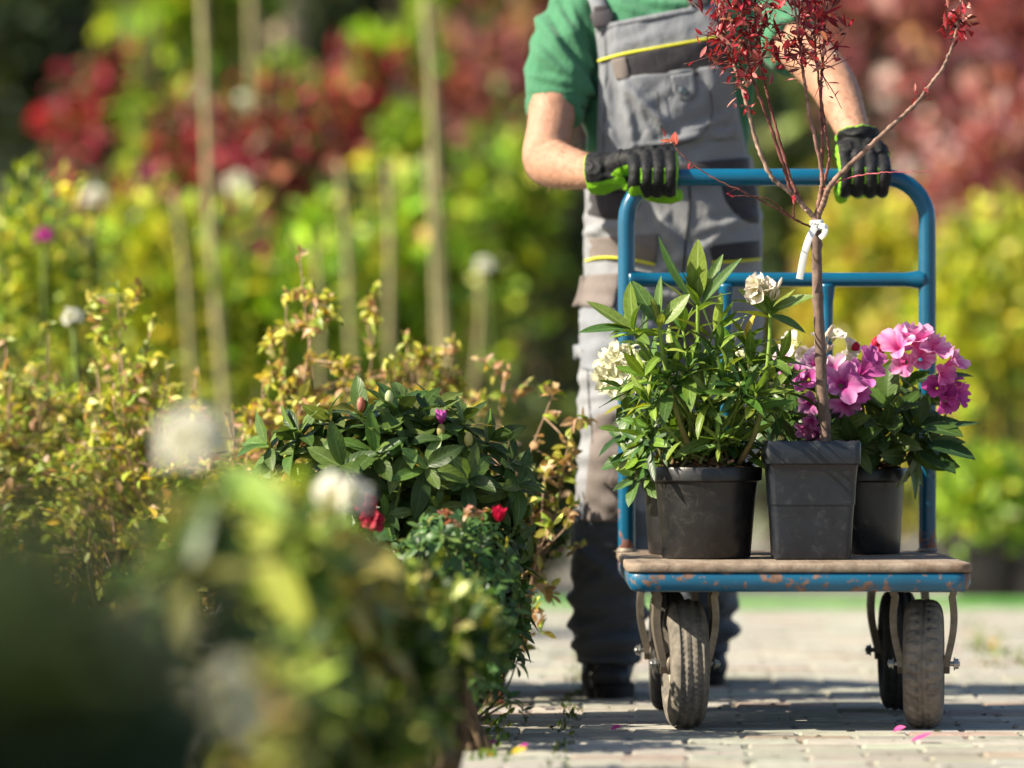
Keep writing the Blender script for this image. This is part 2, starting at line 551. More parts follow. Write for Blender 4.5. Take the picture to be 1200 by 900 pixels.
mb.add(V.reshape(-1, 3), Q.reshape(-1, 4), None, np.repeat(bc, 12, 0))
o = mb.build('pavement', M['paver'], None, True, 25); o['kind'] = 'structure'

n = NT('green_edging'); v = n.pos()
c = n.ramp(n.noise(12, 6, .7, v), [(.3, (.09, .27, .05)), (.7, (.20, .44, .10))])
M['edging'] = n.done(n.principled(c, .6, 0, .4, n.bump(n.noise(60, 4, .6, v), .3, .003)))
mb = MB()
P_ = [(x, 14.62 + .006 * math.sin(x * 1.7), .012) for x in np.linspace(-8, 9, 60)]
T_ = np.array(P_)
for lo_, hi_ in ((-8, -2.4), (-2.39, 3.2), (3.21, 9)):
    box(mb, (lo_, 14.59, -.05), (hi_, 14.655, .024), .012)
o = mb.build('kerb_edging', M['edging'], None, True, 40); o['kind'] = 'structure'

# dry crumbs, twigs and leaf bits lying on the paving: nobody could count them
mb = MB()
n_ = 700
px_ = R.uniform(-.3, 2.2, n_); py_ = R.uniform(7.7, 13.5, n_)
s_ = R.uniform(.002, .007, n_)
ang = R.uniform(0, 6.28, n_)
for i in range(n_):
    ca_, sa_ = math.cos(ang[i]), math.sin(ang[i])
    L_, W_ = s_[i] * R.uniform(.8, 2.2), s_[i] * .5
    z = .003 + R.uniform(0, .002)
    v_ = [(-L_, 0, 0), (0, -W_, .003), (L_, 0, .001), (0, W_, .004)]
    v_ = [(px_[i] + a * ca_ - b * sa_, py_[i] + a * sa_ + b * ca_, z + d) for a, b, d in v_]
    mb.add(v_, [[0, 1, 2, 3]], None, [(.07, .045, .02), (.12, .08, .03), (.04, .05, .015)][R.randint(3)])
tag(mb.build('leaf_litter', M['soil']), 'dry brown crumbs and leaf bits scattered on the block paving', 'litter', None, 'stuff')
# ------------------------------------------------------------------ foliage tools
def norm(a): return a / (np.linalg.norm(a, axis=-1, keepdims=True) + 1e-9)


def leaves(mb, P, D, Nn, L, W, Cc, nu=3, half=1, fold=.3, curl=.15, prof='ell', wave=0.):
    """many leaves at once: base point, direction, upward side, length, width, colour"""
    P, D, Nn = np.atleast_2d(P), norm(np.atleast_2d(D)), np.atleast_2d(Nn)
    k = len(P)
    L = np.broadcast_to(L, (k,)).astype(float); W = np.broadcast_to(W, (k,)).astype(float)
    S = norm(np.cross(D, Nn)); Nn = np.cross(S, D)
    u = np.linspace(0, 1, nu + 1)
    if prof == 'ell': wp = np.sin(np.pi * u ** .9) ** .75
    elif prof == 'obo': wp = np.sin(np.pi * u ** 1.45) ** .8
    else: wp = np.sin(np.pi * u ** .6) ** 1.1
    wp[0] = .06; wp[-1] = .02
    vv = np.linspace(-1, 1, 2 * half + 1)
    U, Vv = np.meshgrid(u, vv, indexing='ij')
    Wp = wp[:, None] * np.ones(len(vv))[None]
    cu = np.broadcast_to(curl, (k,))[:, None, None]
    fo = np.broadcast_to(fold, (k,))[:, None, None]
    side = (Vv * Wp)[None] * (W / 2)[:, None, None]
    up = fo * (np.abs(Vv) * Wp)[None] * (W / 2)[:, None, None] - cu * (L)[:, None, None] * (U ** 2)[None]
    if wave: up = up + wave * W[:, None, None] * np.sin(U * 9 + Vv * 2)[None] * np.abs(Vv)[None]
    al = L[:, None, None] * U[None] * (1 - .35 * np.abs(cu) * U[None])
    v = P[:, None, None, :] + D[:, None, None, :] * al[..., None] + S[:, None, None, :] * side[..., None] + Nn[:, None, None, :] * up[..., None]
    m = (nu + 1) * len(vv)
    q = (np.arange(k) * m)[:, None, None] + grid_quads(nu + 1, len(vv))[None]
    luv = np.zeros((k, m, 3)); luv[..., 0] = U.ravel(); luv[..., 1] = Vv.ravel()
    mb.add(v.reshape(-1, 3), q.reshape(-1, 4), None, np.repeat(np.broadcast_to(Cc, (k, 3)), m, 0), luv.reshape(-1, 3))


def palette(n, cols, w=None, jit=.22):
    cols = np.array(cols, float)
    if w is not None: w = (list(w) + [1.] * len(cols))[:len(cols)]
    i = R.choice(len(cols), n, p=None if w is None else np.array(w) / np.sum(w))
    c = cols[i] * R.uniform(1 - jit, 1 + jit, (n, 1)) * (1 + R.normal(0, .06, (n, 3)))
    old = (R.rand(n) < .03) & (c[:, 1] > c[:, 0])      # a few leaves going yellow or brown
    c[old] = c[old] * np.array((3.0, 1.6, .8))
    return np.clip(c, .002, .95)


def rand_dir(n, up=.3, out=None, k=1.0):
    d = norm(R.normal(0, 1, (n, 3)))
    d[:, 2] += up
    if out is not None: d = d + out * k
    return norm(d)


def whorl(mb, tip, axis, n, L, W, col, droop=.5, spread=1.0, nu=6, half=2, fold=.25, curl=.2, prof='ell', jit=.2, start=None):
    """ring of leaves round a shoot tip"""
    axis = norm(np.asarray(axis, float))
    a = np.cross(axis, (0.2, .9, .3)); a = norm(a); b = np.cross(axis, a)
    ph = (R.uniform(0, 6.28) if start is None else start) + np.arange(n) * 2.399
    el = np.linspace(1.15, .05, n) * spread + R.normal(0, .12, n) - droop + .25      # inner leaves stand up
    D = axis[None] * np.sin(el)[:, None] + (a[None] * np.cos(ph)[:, None] + b[None] * np.sin(ph)[:, None]) * np.cos(el)[:, None]
    P = np.asarray(tip, float)[None] - axis[None] * np.linspace(0, L * .22, n)[:, None]
    out = a[None] * np.cos(ph)[:, None] + b[None] * np.sin(ph)[:, None]
    Nn = axis[None] * np.cos(el)[:, None] - out * np.sin(el)[:, None] + R.normal(0, .18, (n, 3))
    Ls = L * np.linspace(.75, 1.0, n) * R.uniform(1 - jit, 1 + jit, n)
    leaves(mb, P, D, Nn, Ls, Ls * W * R.uniform(.85, 1.15, n), palette(n, col), nu, half, R.uniform(.1, fold * 1.8, n), R.uniform(-.05, curl * 2, n), prof, .05)


def floret(mb, c, axis, size, col, n=5, open_=1.0, nt=6, nv=4, jit=.12):
    axis = norm(np.asarray(axis, float))
    a = norm(np.cross(axis, (.3, .2, .9))); b = np.cross(axis, a)
    ph0 = R.uniform(0, 6.28)
    t = np.linspace(0, 1, nt + 1); v = np.linspace(-1, 1, nv + 1)
    T_, V_ = np.meshgrid(t, v, indexing='ij')
    for k in range(n):
        ph = ph0 + k * 2 * math.pi / n + R.normal(0, .1)
        s = size * R.uniform(1 - jit, 1 + jit)
        rad = a * math.cos(ph) + b * math.sin(ph); tan = np.cross(axis, rad)
        o_ = open_ * R.uniform(.75, 1.2)
        r = s * (.08 + .95 * T_ ** 1.5 * o_)
        h = s * (.75 * T_ ** .75 - .45 * o_ * np.clip(T_ - .55, 0, 1) ** 1.3 * 1.6)
        wdt = s * R.uniform(.8, 1.1) * (.07 + .31 * np.sin(np.pi * np.clip(T_, 0, 1) ** 1.6 * .93))
        ruf = s * .10 * np.sin(T_ * 9 + V_ * 6 + R.uniform(0, 6)) * np.abs(V_) * T_ + s * R.normal(0, .06) * T_ ** 2
        cup = s * .16 * (V_ ** 2) * T_
        vtx = np.asarray(c)[None, None] + rad * r[..., None] + axis * (h + cup + ruf)[..., None] + tan * (V_ * wdt)[..., None]
        luv = np.stack((T_, V_, 0 * T_), -1).reshape(-1, 3)
        mb.add(vtx.reshape(-1, 3), grid_quads(nt + 1, nv + 1), None, np.clip(np.array(col) * R.uniform(.85, 1.12), 0, .95), luv)


def truss(mb, c, axis, rad, n, size, col, hemi=.2):
    """rounded head of florets"""
    axis = norm(np.asarray(axis, float))
    for i in range(n):
        z = 1 - (i + .5) / n * (1 - hemi) ; ph = i * 2.399
        a = norm(np.cross(axis, (.3, .2, .9))); b = np.cross(axis, a)
        d = axis * z + (a * math.cos(ph) + b * math.sin(ph)) * math.sqrt(max(0, 1 - z * z))
        d = norm(d + R.normal(0, .15, 3))
        floret(mb, np.asarray(c) + d * rad * .45, d, size * R.uniform(.85, 1.1), col, open_=R.uniform(.75, 1.1))


def bush_pts(n, c, r, clumps=14, tight=.38, top=True):
    """leaf sites in a crown of unequal clumps; returns points and outward directions"""
    c, r = np.asarray(c, float), np.asarray(r, float)
    cd = norm(R.normal(0, 1, (clumps, 3)))
    if top: cd[:, 2] = np.abs(cd[:, 2]) * 1.0 - .35 * (R.rand(clumps) < .45)
    cd = norm(cd)
    cc = c + cd * r * (R.uniform(.35, .82, (clumps, 1)))
    cr = np.min(r) * R.uniform(tight * .7, tight * 1.4, clumps)
    wts = cr ** 2; wts /= wts.sum()
    i = R.choice(clumps, n, p=wts)
    d = norm(R.normal(0, 1, (n, 3)))
    rad = R.rand(n) ** .45
    P = cc[i] + d * (cr[i] * rad)[:, None] * np.array((1, 1, .85)) * (r / np.min(r)) ** .5
    return P, norm(d + .6 * cd[i]), cc


def shrub(name, label, cat, base, c, r, n, L, W, cols, w=None, clumps=14, tight=.42, mat='leaf', group=None, nu=2, stemcol=(.09, .06, .035), stems=None, curl=.2,
          prof='ell', up=.4, part='leaves', stempart='stems', fold=.3, jit=.25, stemr=.008, extra=None, pot=None, nstem=None, loose=0):
    """a crown of many leaves on stems; a thing with its parts"""
    root = empty(name, base, label, cat, group)
    P, O, cc = bush_pts(n, c, r, clumps, tight)
    if extra is not None:
        P = np.vstack((P, extra)); O = np.vstack((O, norm(R.normal(0, 1, (len(extra), 3)))))
    if loose > 0:      # stray leaves that fray the outline
        kk = int(n * loose); d_ = norm(R.normal(0, 1, (kk, 3))); rr_ = R.rand(kk) ** .33 * 1.12
        P = np.vstack((P, np.asarray(c) + d_ * rr_[:, None] * np.asarray(r))); O = np.vstack((O, d_))
    k = len(P)
    P[:, 2] = np.maximum(P[:, 2], .02)
    mb = MB()
    D = rand_dir(k, up, O, .9)
    Nn = norm(R.normal(0, .6, (k, 3)) + np.array((-.25, -.1, .9)))
    Ls = L * R.uniform(.6, 1.3, k)
    leaves(mb, P, D, Nn, Ls, Ls * W * R.uniform(.8, 1.2, k), palette(k, cols, w, jit), nu, 1, fold, R.uniform(-.1, curl * 2, k), prof)
    mb.build(part, M[mat], root)
    mb = MB()
    b = np.asarray(base, float)
    for q in (cc if nstem is None else cc[R.choice(len(cc), min(nstem, len(cc)), replace=False)]):
        m_ = (b + q) / 2 + R.normal(0, .06, 3) * np.linalg.norm(q - b)
        m_[2] = max(m_[2], b[2] + .05)
        b0 = b + np.array((R.normal(0, stemr * 1.5), R.normal(0, stemr * 1.5), 0))
        pth = smooth_path([b0, m_, q, q + (q - m_) * .35], 9)
        tube(mb, pth, np.linspace(stemr, stemr * .3, 9), 6, np.array(stemcol) * R.uniform(.7, 1.3))
    mb.build(stempart, M['bark'], root)
    if pot is not None:
        pr, ph = pot
        round_pot(root, (base[0], base[1], base[2]), pr, ph)
    return root


def round_pot(root, base, r, h, mat='pot', seg=56, rimh=.16, soil=True, ratio=.8):
    """nursery pot: tapered wall, deep rolled rim, open top with soil"""
    x, y, z = base
    rb = r * ratio; rr = r * .93
    f = rimh * h
    zr = h - f
    rw = rb + (rr - rb) * zr / h
    mb = MB()
    prof = [(.001, .006), (rb * .9, .004), (rb * .97, 0), (rb, .004), (rb * .4 + rw * .6, zr * .6), (rw, zr - .001), (r - .003, zr), (r, zr + .003), (r + .001, h - .004), (r - .001, h), (r - .004, h - .001), (r - .005, h - .006), (rw * .94, h * .5)]
    lathe(mb, prof, (x, y, z), 'z', seg)
    o = mb.build('pot', M[mat], root, True, 40)
    if soil:
        mb = MB()
        k = 26
        g = np.linspace(-1, 1, k)
        X, Y = np.meshgrid(g, g)
        rr2 = np.sqrt(X ** 2 + Y ** 2)
        ms = np.maximum(np.abs(X), np.abs(Y)); sc_ = np.where(rr2 > 0, ms / np.maximum(rr2, 1e-6), 1)
        X, Y = X * sc_ * (r - .006), Y * sc_ * (r - .006)
        Z = h - .010 + R.uniform(-.004, .007, X.shape) + .022 * (1 - (X ** 2 + Y ** 2) / r ** 2)
        mb.add(np.stack((X + x, Y + y, Z + z), -1).reshape(-1, 3), grid_quads(k, k), None, np.array((.05, .03, .018)))
        for i in range(46):     # bark chips
            a, d = R.uniform(0, 6.28), (r - .015) * math.sqrt(R.rand())
            p = np.array((x + d * math.cos(a), y + d * math.sin(a), z + h - .008 + .022 * (1 - (d / r) ** 2) + R.uniform(0, .008)))
            e = norm(R.normal(0, 1, 3) * np.array((1, 1, .35))) * R.uniform(.004, .013); f_ = norm(np.cross(e, R.normal(0, 1, 3))) * R.uniform(.002, .004)
            up_ = norm(np.cross(e, f_)) * .0015
            mb.add([p - e - f_, p + e - f_, p + e + f_, p - e + f_, p - e * .8 + up_, p + e * .7 + up_, p + e * .8 + f_ * .6 + up_, p - e * .7 + f_ * .5 + up_], [[0, 1, 2, 3], [4, 5, 6, 7], [0, 1, 5, 4], [1, 2, 6, 5], [2, 3, 7, 6], [3, 0, 4, 7]], None,
                   [(.12, .05, .025), (.19, .09, .045), (.07, .035, .02), (.24, .14, .08)][R.randint(4)])
        mb.build('soil', M['soil'], root, False)
    return o
# ------------------------------------------------------------------ platform cart
cart = empty('platform_cart', (.515, 9.13, 0), 'blue steel platform cart with a tube handle, carrying potted plants on its worn wooden deck', 'cart')
DZ = .307
x0, x1, y0, y1 = .205, .826, 8.70, 9.58


def rrect(x0, x1, y0, y1, r, k=8):
    pts = []
    for (cx, cy, a0) in ((x1 - r, y1 - r, 0), (x0 + r, y1 - r, 90), (x0 + r, y0 + r, 180), (x1 - r, y0 + r, 270)):
        for i in range(k + 1):
            a = math.radians(a0 + 90 * i / k); pts.append((cx + r * math.cos(a), cy + r * math.sin(a)))
    return np.array(pts)


def slab(mb, prof, r0=.03, col=None, fill=True):
    """stack of rounded rectangles: prof = list of (inset, z)"""
    rings = []
    for ins, z in prof:
        p = rrect(x0 + ins, x1 - ins, y0 + ins, y1 - ins, max(.004, r0 - ins))
        rings.append(np.column_stack((p, np.full(len(p), z))))
    v = np.concatenate(rings); n = len(rings[0])
    q = grid_quads(len(rings), n, True)
    t = []
    if fill:
        v = np.vstack((v, [[(x0 + x1) / 2, (y0 + y1) / 2, prof[0][1]], [(x0 + x1) / 2, (y0 + y1) / 2, prof[-1][1]]]))
        k = n * len(rings)
        for j in range(n):
            j2 = (j + 1) % n
            t.append((j2, j, k)); t.append((j + (len(rings) - 1) * n, j2 + (len(rings) - 1) * n, k + 1))
    mb.add(v, q, t, col)


n = NT('worn_deck_wood'); v = n.pos()
grain = n.noise(30, 8, .7, n.pos((1, .09, 1)), .4)
c = n.ramp(grain, [(.25, (.10, .072, .052)), (.5, (.25, .195, .148)), (.75, (.36, .29, .23))])
st = n.ramp(n.noise(9, 8, .75, v, .3), [(.5, 0.), (.66, .8)])
c = n.mix(st, c, (.12, .065, .04))
M['deck'] = n.done(n.principled(c, .85, 0, .2, n.bump(n.noise(60, 6, .7, n.pos((1, .15, 1))), .6, .004)))
mb = MB(); slab(mb, [(.016, DZ - .016), (.002, DZ - .0158), (.0, DZ - .014), (0, DZ - .004), (.0015, DZ - .0012), (.004, DZ), (.02, DZ)], .028)
asparent(mb.build('deck', M['deck'], cart, True, 50), cart)
mb = MB(); slab(mb, [(.03, DZ - .050), (.014, DZ - .0505), (.008, DZ - .047), (.003, DZ - .036), (.002, DZ - .022), (.005, DZ - .0175), (.02, DZ - .0165)], .034)
mb.build('deck_frame', M['blue_edge'], cart, True, 60)
# handle loop
HY, HX0, HX1, HZ = 9.45, .2225, .8070, 1.035
rt = .0168
path = [(HX0, HY, DZ - .03)]
for z in np.linspace(DZ + .02, HZ - .09, 14): path.append((HX0, HY, z))
for a in np.linspace(0, 90, 9)[1:]:
    path.append((HX0 + .085 * (1 - math.cos(math.radians(a))), HY, HZ - .085 + .085 * math.sin(math.radians(a))))
for x in np.linspace(HX0 + .11, HX1 - .11, 12): path.append((x, HY, HZ))
for a in np.linspace(90, 0, 9)[:-1]:
    path.append((HX1 - .085 * (1 - math.cos(math.radians(a))), HY, HZ - .085 + .085 * math.sin(math.radians(a))))
path.append((HX1, HY, HZ - .085))
for z in np.linspace(HZ - .11, DZ - .03, 14): path.append((HX1, HY, z))
mb = MB(); tube(mb, path, rt, 24)
hf = asparent(mb.build('handle_frame', M['blue'], cart), cart)
mb = MB()
MZ = .836
xs = np.concatenate((np.linspace(HX0 + .004, HX0 + .05, 8), np.linspace(HX0 + .06, HX1 - .06, 12), np.linspace(HX1 - .05, HX1 - .004, 8)))
dd = np.minimum(xs - HX0, HX1 - xs)
rad = .0138 + .0055 * np.clip(1 - (dd - .012) / .035, 0, 1) ** 1.5
tube(mb, [(x, HY, MZ) for x in xs], rad, 20)
mb.build('crossbar', M['blue'], cart)
for ux in (.416, .612):
    mb = MB()
    zs = np.concatenate((np.linspace(DZ - .02, MZ - .06, 10), np.linspace(MZ - .05, MZ - .008, 8)))
    rr2 = .0118 + .0045 * np.clip(1 - (MZ - .012 - zs) / .04, 0, 1) ** 1.5
    tube(mb, [(ux, HY, z) for z in zs], rr2, 18)
    mb.build('upright', M['blue'], cart)
for ux in (HX0, HX1):
    mb = MB()
    lathe(mb, [(rt + .0005, DZ + .008), (rt + .002, DZ + .006), (rt + .003, DZ + .003), (rt + .010, DZ + .0015), (.002, DZ + .0005)], (ux, HY, 0), 'z', 24)
    mb.build('post_socket', M['steel'], cart)

n = NT('tyre_rubber'); v = n.pos()
dz = n.noise(35, 7, .7, v)
c = n.mix(n.ramp(dz, [(.35, .25), (.65, .95)]), (.05, .047, .044), (.22, .19, .155))
M['tyre'] = n.done(n.principled(c, .85, 0, .25, n.bump(n.noise(150, 5, .6, v), .4, .002)))
M['tyre_dark'] = plain('dark_tyre_rubber', (.028, .027, .026), .75, 0, .3, .3, 30, 150, .4, .002, dust=((.1, .085, .065), .55, .5))


def caster(x, y, wr, wd, style, yaw, mat, trail=.0):
    cz = wr
    top = DZ - .05
    rot = Matrix.Rotation(math.radians(yaw), 3, 'Z')
    Rm = np.array(rot)
    ctr = np.array((x, y, 0))
    def place(mb): 
        for i in range(len(mb.v)): mb.v[i] = mb.v[i] @ Rm.T + ctr
        return mb
    # fork: top plate and two cranked legs
    mb = MB()
    box(mb, (-.052, -.045, top - .007), (.052, .045, top - .001), .002)
    hw = wd / 2 + .012
    for s in (-1, 1):
        zs = np.linspace(top - .004, cz - .018, 26)
        t = (top - zs) / (top - cz)
        xx = hw + .008 * np.sin(np.clip(t, 0, 1) * math.pi * 1.15) - .004 * t + .004 * (t < .1)
        hwid = .026 - .010 * np.clip(t, 0, 1)
        hwid[-1] = .006; hwid[-2] = .011
        th = .0065
        ring = np.array([(-1, -1), (1, -1), (1, 1), (-1, 1)])
        vv = np.stack([np.stack((s * (xx + th * b), hwid * a - trail * t * 0, zs), -1) for a, b in ring], 1)
        vv = vv.reshape(-1, 3)
        q = grid_quads(26, 4, True)
        if s > 0: q = q[:, ::-1]
        mb.add(vv, np.vstack((q, [[0, 1, 2, 3], [103, 102, 101, 100]])))
    fk = asparent(place(mb).build('caster', M['steel'], cart, True, 35), cart)
    # tyre
    mb = MB()
    na, seg = 25, 132
    a = np.linspace(-1, 1, na)
    w2 = wd / 2
    prof_r = wr - .044 * wr / .118 * (np.abs(a) ** 3.2)
    prof_h = w2 * np.sin(a * math.pi / 2 * .98) ** 1 * (1.0)
    def tread(r, h, th):
        A = a[:, None]; th = th[None]
        if style == 'rib':
            g = np.where((np.abs(A) < .5) & (np.abs((np.abs(A) * 7.0) % 2 - 1) > .62), .0032, 0)
            lug = np.where((np.abs(A) > .55) & (np.abs(A) < .86) & (np.sin(th * 44) > .35), .0028, 0)
            zig = np.where((np.abs(A) < .5) & (np.sin(th * 66 + np.round(A * 7) * 2) > .72), .0018, 0)
            return r - g - lug - zig, h
        lug = np.where((np.sin(th * 33 + np.sign(A) * .8 + np.abs(A) * 2.2) > .25) & (np.abs(A) > .16) & (np.abs(A) < .86), .0042, 0)
        cg = np.where(np.abs(A) < .05, .003, 0)
        return r - np.maximum(lug, cg), h
    lathe(mb, np.column_stack((prof_r, prof_h)), (0, 0, cz), 'x', seg, None, tread)
    # side walls to the rim
    for s in (-1, 1):
        lathe(mb, [(prof_r[-1], s * prof_h[-1]), (wr * .56, s * w2 * .86), (wr * .50, s * w2 * .62), (wr * .46, s * w2 * .5)], (0, 0, cz), 'x', 64)
    place(mb).build('tyre', M[mat], fk, True, 30)
    mb = MB()
    for s in (-1, 1):
        lathe(mb, [(wr * .5, s * w2 * .66), (wr * .47, s * w2 * .66), (wr * .42, s * w2 * .4), (wr * .2, s * w2 * .3), (wr * .17, s * w2 * .9), (.010, s * (w2 + .006)), (.001, s * (w2 + .006))], (0, 0, cz), 'x', 40)
    place(mb).build('rim', M['steel'], fk, True, 35)
    mb = MB()
    e = hw + .0075
    half_ = [(.0005, e + .0095), (.0042, e + .0095), (.0048, e + .0078), (.0092, e + .0072), (.0092, e + .001), (.0118, e + .0005), (.0118, e - .0015), (.0045, e - .0025)]
    lathe(mb, half_ + [(r_, -h_) for r_, h_ in half_[::-1]], (0, 0, cz), 'x', 8)
    place(mb).build('axle_bolt', M['bolt'], fk, False)


caster(.3165, 8.905, .118, .072, 'rib', 5, 'tyre')
caster(.7530, 8.900, .118, .074, 'lug', -6, 'tyre')
caster(.3020, 9.44, .117, .070, 'lug', 0, 'tyre_dark')
caster(.7500, 9.45, .117, .070, 'rib', 0, 'tyre_dark')

# ------------------------------------------------------------------ potted plants on the deck
GREEN_Y = [(.15, .235, .025), (.11, .20, .022), (.20, .28, .04), (.08, .155, .022)]
GREEN_D = [(.04, .10, .018), (.06, .13, .02), (.03, .075, .018), (.08, .155, .025)]

# 1. front round pot, bright green rhododendron
pz = DZ + .0015
root = empty('potted_rhododendron', (.360, 9.02, pz), 'bright green rhododendron with a wilted white bloom, in the large black pot on the cart', 'potted plant', 'potted shrubs on the cart')
round_pot(root, (.360, 9.02, pz), .1030, .168, ratio=.80)
ms, ml = MB(), MB()


def shoot(pts, r0, r1, col0=(.16, .08, .05), col1=(.16, .24, .04), n=16):
    p = smooth_path(np.array(pts), n)
    k = np.linspace(0, 1, n)[:, None]
    c = np.repeat((np.array(col0) * (1 - np.clip(k * 1.8, 0, 1)) + np.array(col1) * np.clip(k * 1.8, 0, 1)), 8, 0)
    c = np.vstack((c, c[0], c[-1]))
    tube(ms, p, np.linspace(r0, r1, n), 8, c)
    return p


def P3(seq): return [at(px, py, Y) for px, py, Y in seq]


tall = [
    (P3([(838, 556, 9.02), (822, 505, 8.98), (795, 465, 8.96), (765, 428, 8.94), (741, 385, 8.93)]), 9, .085, .26, GREEN_Y, .25),
    (P3([(832, 556, 9.03), (828, 500, 9.0), (822, 440, 8.99), (818, 385, 8.98), (818, 352, 8.98)]), 9, .088, .27, GREEN_Y, .05),
    (P3([(858, 556, 9.0), (884, 510, 8.95), (896, 455, 8.93), (902, 400, 8.93), (903, 362, 8.93)]), 9, .075, .27, GREEN_Y, .2),
    (P3([(822, 556, 9.0), (798, 500, 8.93), (782, 440, 8.92), (774, 395, 8.92), (772, 378, 8.92)]), 7, .075, .26, GREEN_Y, .1),
    (P3([(850, 556, 9.06), (868, 500, 9.06), (866, 450, 9.07), (858, 405, 9.08)]), 8, .075, .25, GREEN_Y, .35),
    (P3([(815, 556, 9.04), (778, 520, 9.05), (748, 480, 9.06), (730, 455, 9.06)]), 8, .07, .3, GREEN_D, .5),
    (P3([(865, 556, 9.05), (900, 520, 9.08), (915, 480, 9.1), (922, 450, 9.1)]), 7, .07, .3, GREEN_D, .5),
]
for pts, nl, L, W, pal, dr in tall:
    p = shoot(pts, .0058, .0032)
    ax = norm(p[-1] - p[-3])
    whorl(ml, p[-1], ax, nl, L, W, pal, dr, 1.05)
    ml_n = len(p)
    whorl(ml, p[int(ml_n * .68)], ax, 6, L * .95, W, pal, .75, .8)
for px, py, Y in ((755, 440, 8.98), (790, 415, 9.0), (808, 430, 8.92), (840, 410, 8.96), (848, 440, 8.92), (880, 430, 9.0), (885, 460, 8.9), (760, 470, 8.92), (830, 465, 8.9), (800, 385, 9.05), (838, 385, 9.04), (875, 400, 9.05), (755, 400, 9.02), (915, 420, 9.02)):
    b0 = np.array((.36 + R.normal(0, .04), 9.02 + R.normal(0, .04), pz + .16)); tp = at(px, py, Y)
    p = shoot([b0, b0 * .45 + tp * .55 + R.normal(0, .01, 3), tp], .0045, .0024, n=12)
    whorl(ml, tp, norm(p[-1] - p[-3]), 8, R.uniform(.075, .098), R.uniform(.2, .27), GREEN_Y, R.uniform(-.1, .3), 1.0)
# a few leaves that make the outline
def oneleaf(b, tip, W, col, up=(0, -.6, .7), curl=.12, fold=.25):
    b, tip = np.array(b), np.array(tip)
    L = np.linalg.norm(tip - b)
    leaves(ml, b[None], (tip - b)[None], np.array([up]), L * 1.05, W, np.array([col]), 8, 2, fold, curl)
oneleaf(at(818, 352, 8.98), at(817, 283, 8.96), .044, (.16, .22, .035), (-.5, -.85, .1), .04, .15)
oneleaf(at(812, 352, 8.98), at(768, 282, 8.95), .028, (.05, .11, .03), (-.5, -.4, -.8), .08, .35)
oneleaf(at(822, 356, 8.98), at(866, 304, 8.93), .022, (.09, .16, .05), (-.3, -.8, .5), .03, .5)
oneleaf(at(824, 350, 8.98), at(846, 298, 9.0), .022, (.1, .17, .04), (-.3, -.8, .3), .05, .5)
oneleaf(at(740, 385, 8.93), at(679, 383, 8.90), .030, (.06, .13, .03), (0, -.5, .8), .12)
oneleaf(at(742, 388, 8.93), at(690, 352, 8.95), .030, (.14, .2, .04), (0, -.6, .8), .05, .3)
oneleaf(at(742, 384, 8.93), at(737, 332, 8.9), .036, (.15, .22, .04), (-.6, -.7, .2), .05, .2)
oneleaf(at(772, 378, 8.92), at(774, 325, 8.92), .020, (.12, .2, .05), (-.6, -.7, .2), .02, .5)
oneleaf(at(771, 378, 8.92), at(742, 330, 8.93), .032, (.08, .15, .03), (-.2, -.8, .4), .05, .25)
oneleaf(at(776, 380, 8.92), at(806, 345, 8.9), .034, (.15, .22, .04), (-.3, -.8, .4), .06, .25)
oneleaf(at(903, 364, 8.93), at(952, 345, 8.9), .03, (.13, .2, .04), (-.2, -.6, .7), .06, .3)
oneleaf(at(903, 370, 8.93), at(948, 385, 8.95), .026, (.07, .14, .03), (-.2, -.6, .7), .15, .3)
oneleaf(at(900, 366, 8.93), at(868, 338, 8.9), .028, (.12, .19, .04), (.2, -.8, .5), .08, .3)
# dense lower foliage of narrow leaves
k = 135
for i in range(46):
    b0 = np.array((.36 + R.normal(0, .04), 9.02 + R.normal(0, .045), pz + .16))
    tgt = at(R.uniform(742, 905), R.uniform(425, 535), 9.02 + R.uniform(-.13, .1))
    p = shoot([b0, (b0 + tgt) / 2 + R.normal(0, .012, 3), tgt], .0034, .0016, (.12, .08, .04), (.12, .19, .035), 8)
    whorl(ml, tgt, norm(tgt - b0 + np.array((0, 0, .03))), R.randint(5, 9), R.uniform(.055, .092), R.uniform(.17, .26), GREEN_Y if R.rand() < .5 else GREEN_D, R.uniform(.1, .7), 1.0, 5, 1)
for i in range(60):
    b0 = np.array((.36 + R.normal(0, .055), 9.02 + R.normal(0, .05), pz + .17 + R.uniform(0, .05)))
    d = norm(R.normal(0, 1, 3) + np.array((0, -.3, .35)))
    leaves(ml, b0[None], d[None], np.array([(-.2, -.3, 1.)]), R.uniform(.03, .06), R.uniform(.010, .018), palette(1, GREEN_Y + GREEN_D), 5, 1, .3, .2)
ms.build('stems', M['bark'], root); ml.build('leaves', M['rhodo'], root)
mb = MB()
for i in range(4): floret(mb, at(893 + R.uniform(-5, 5), 340 + R.uniform(-6, 6), 8.92), np.array((R.uniform(-.9, .2), -.5, R.uniform(-.3, .8))), .034, (.78, .70, .60), 5, .5)
for i in range(10):
    b = at(903, 352, 8.92); e = at(903 + R.uniform(-10, 14), 330 + R.uniform(-8, 14), 8.90)
    tube(mb, smooth_path([b, (b + e) / 2 + R.normal(0, .003, 3), e], 6), [.0022, .002, .0018, .0022, .0036, .001], 6, (.62, .36, .25) if i % 2 else (.45, .4, .15))
mb.build('flower', M['petal_white'], root)

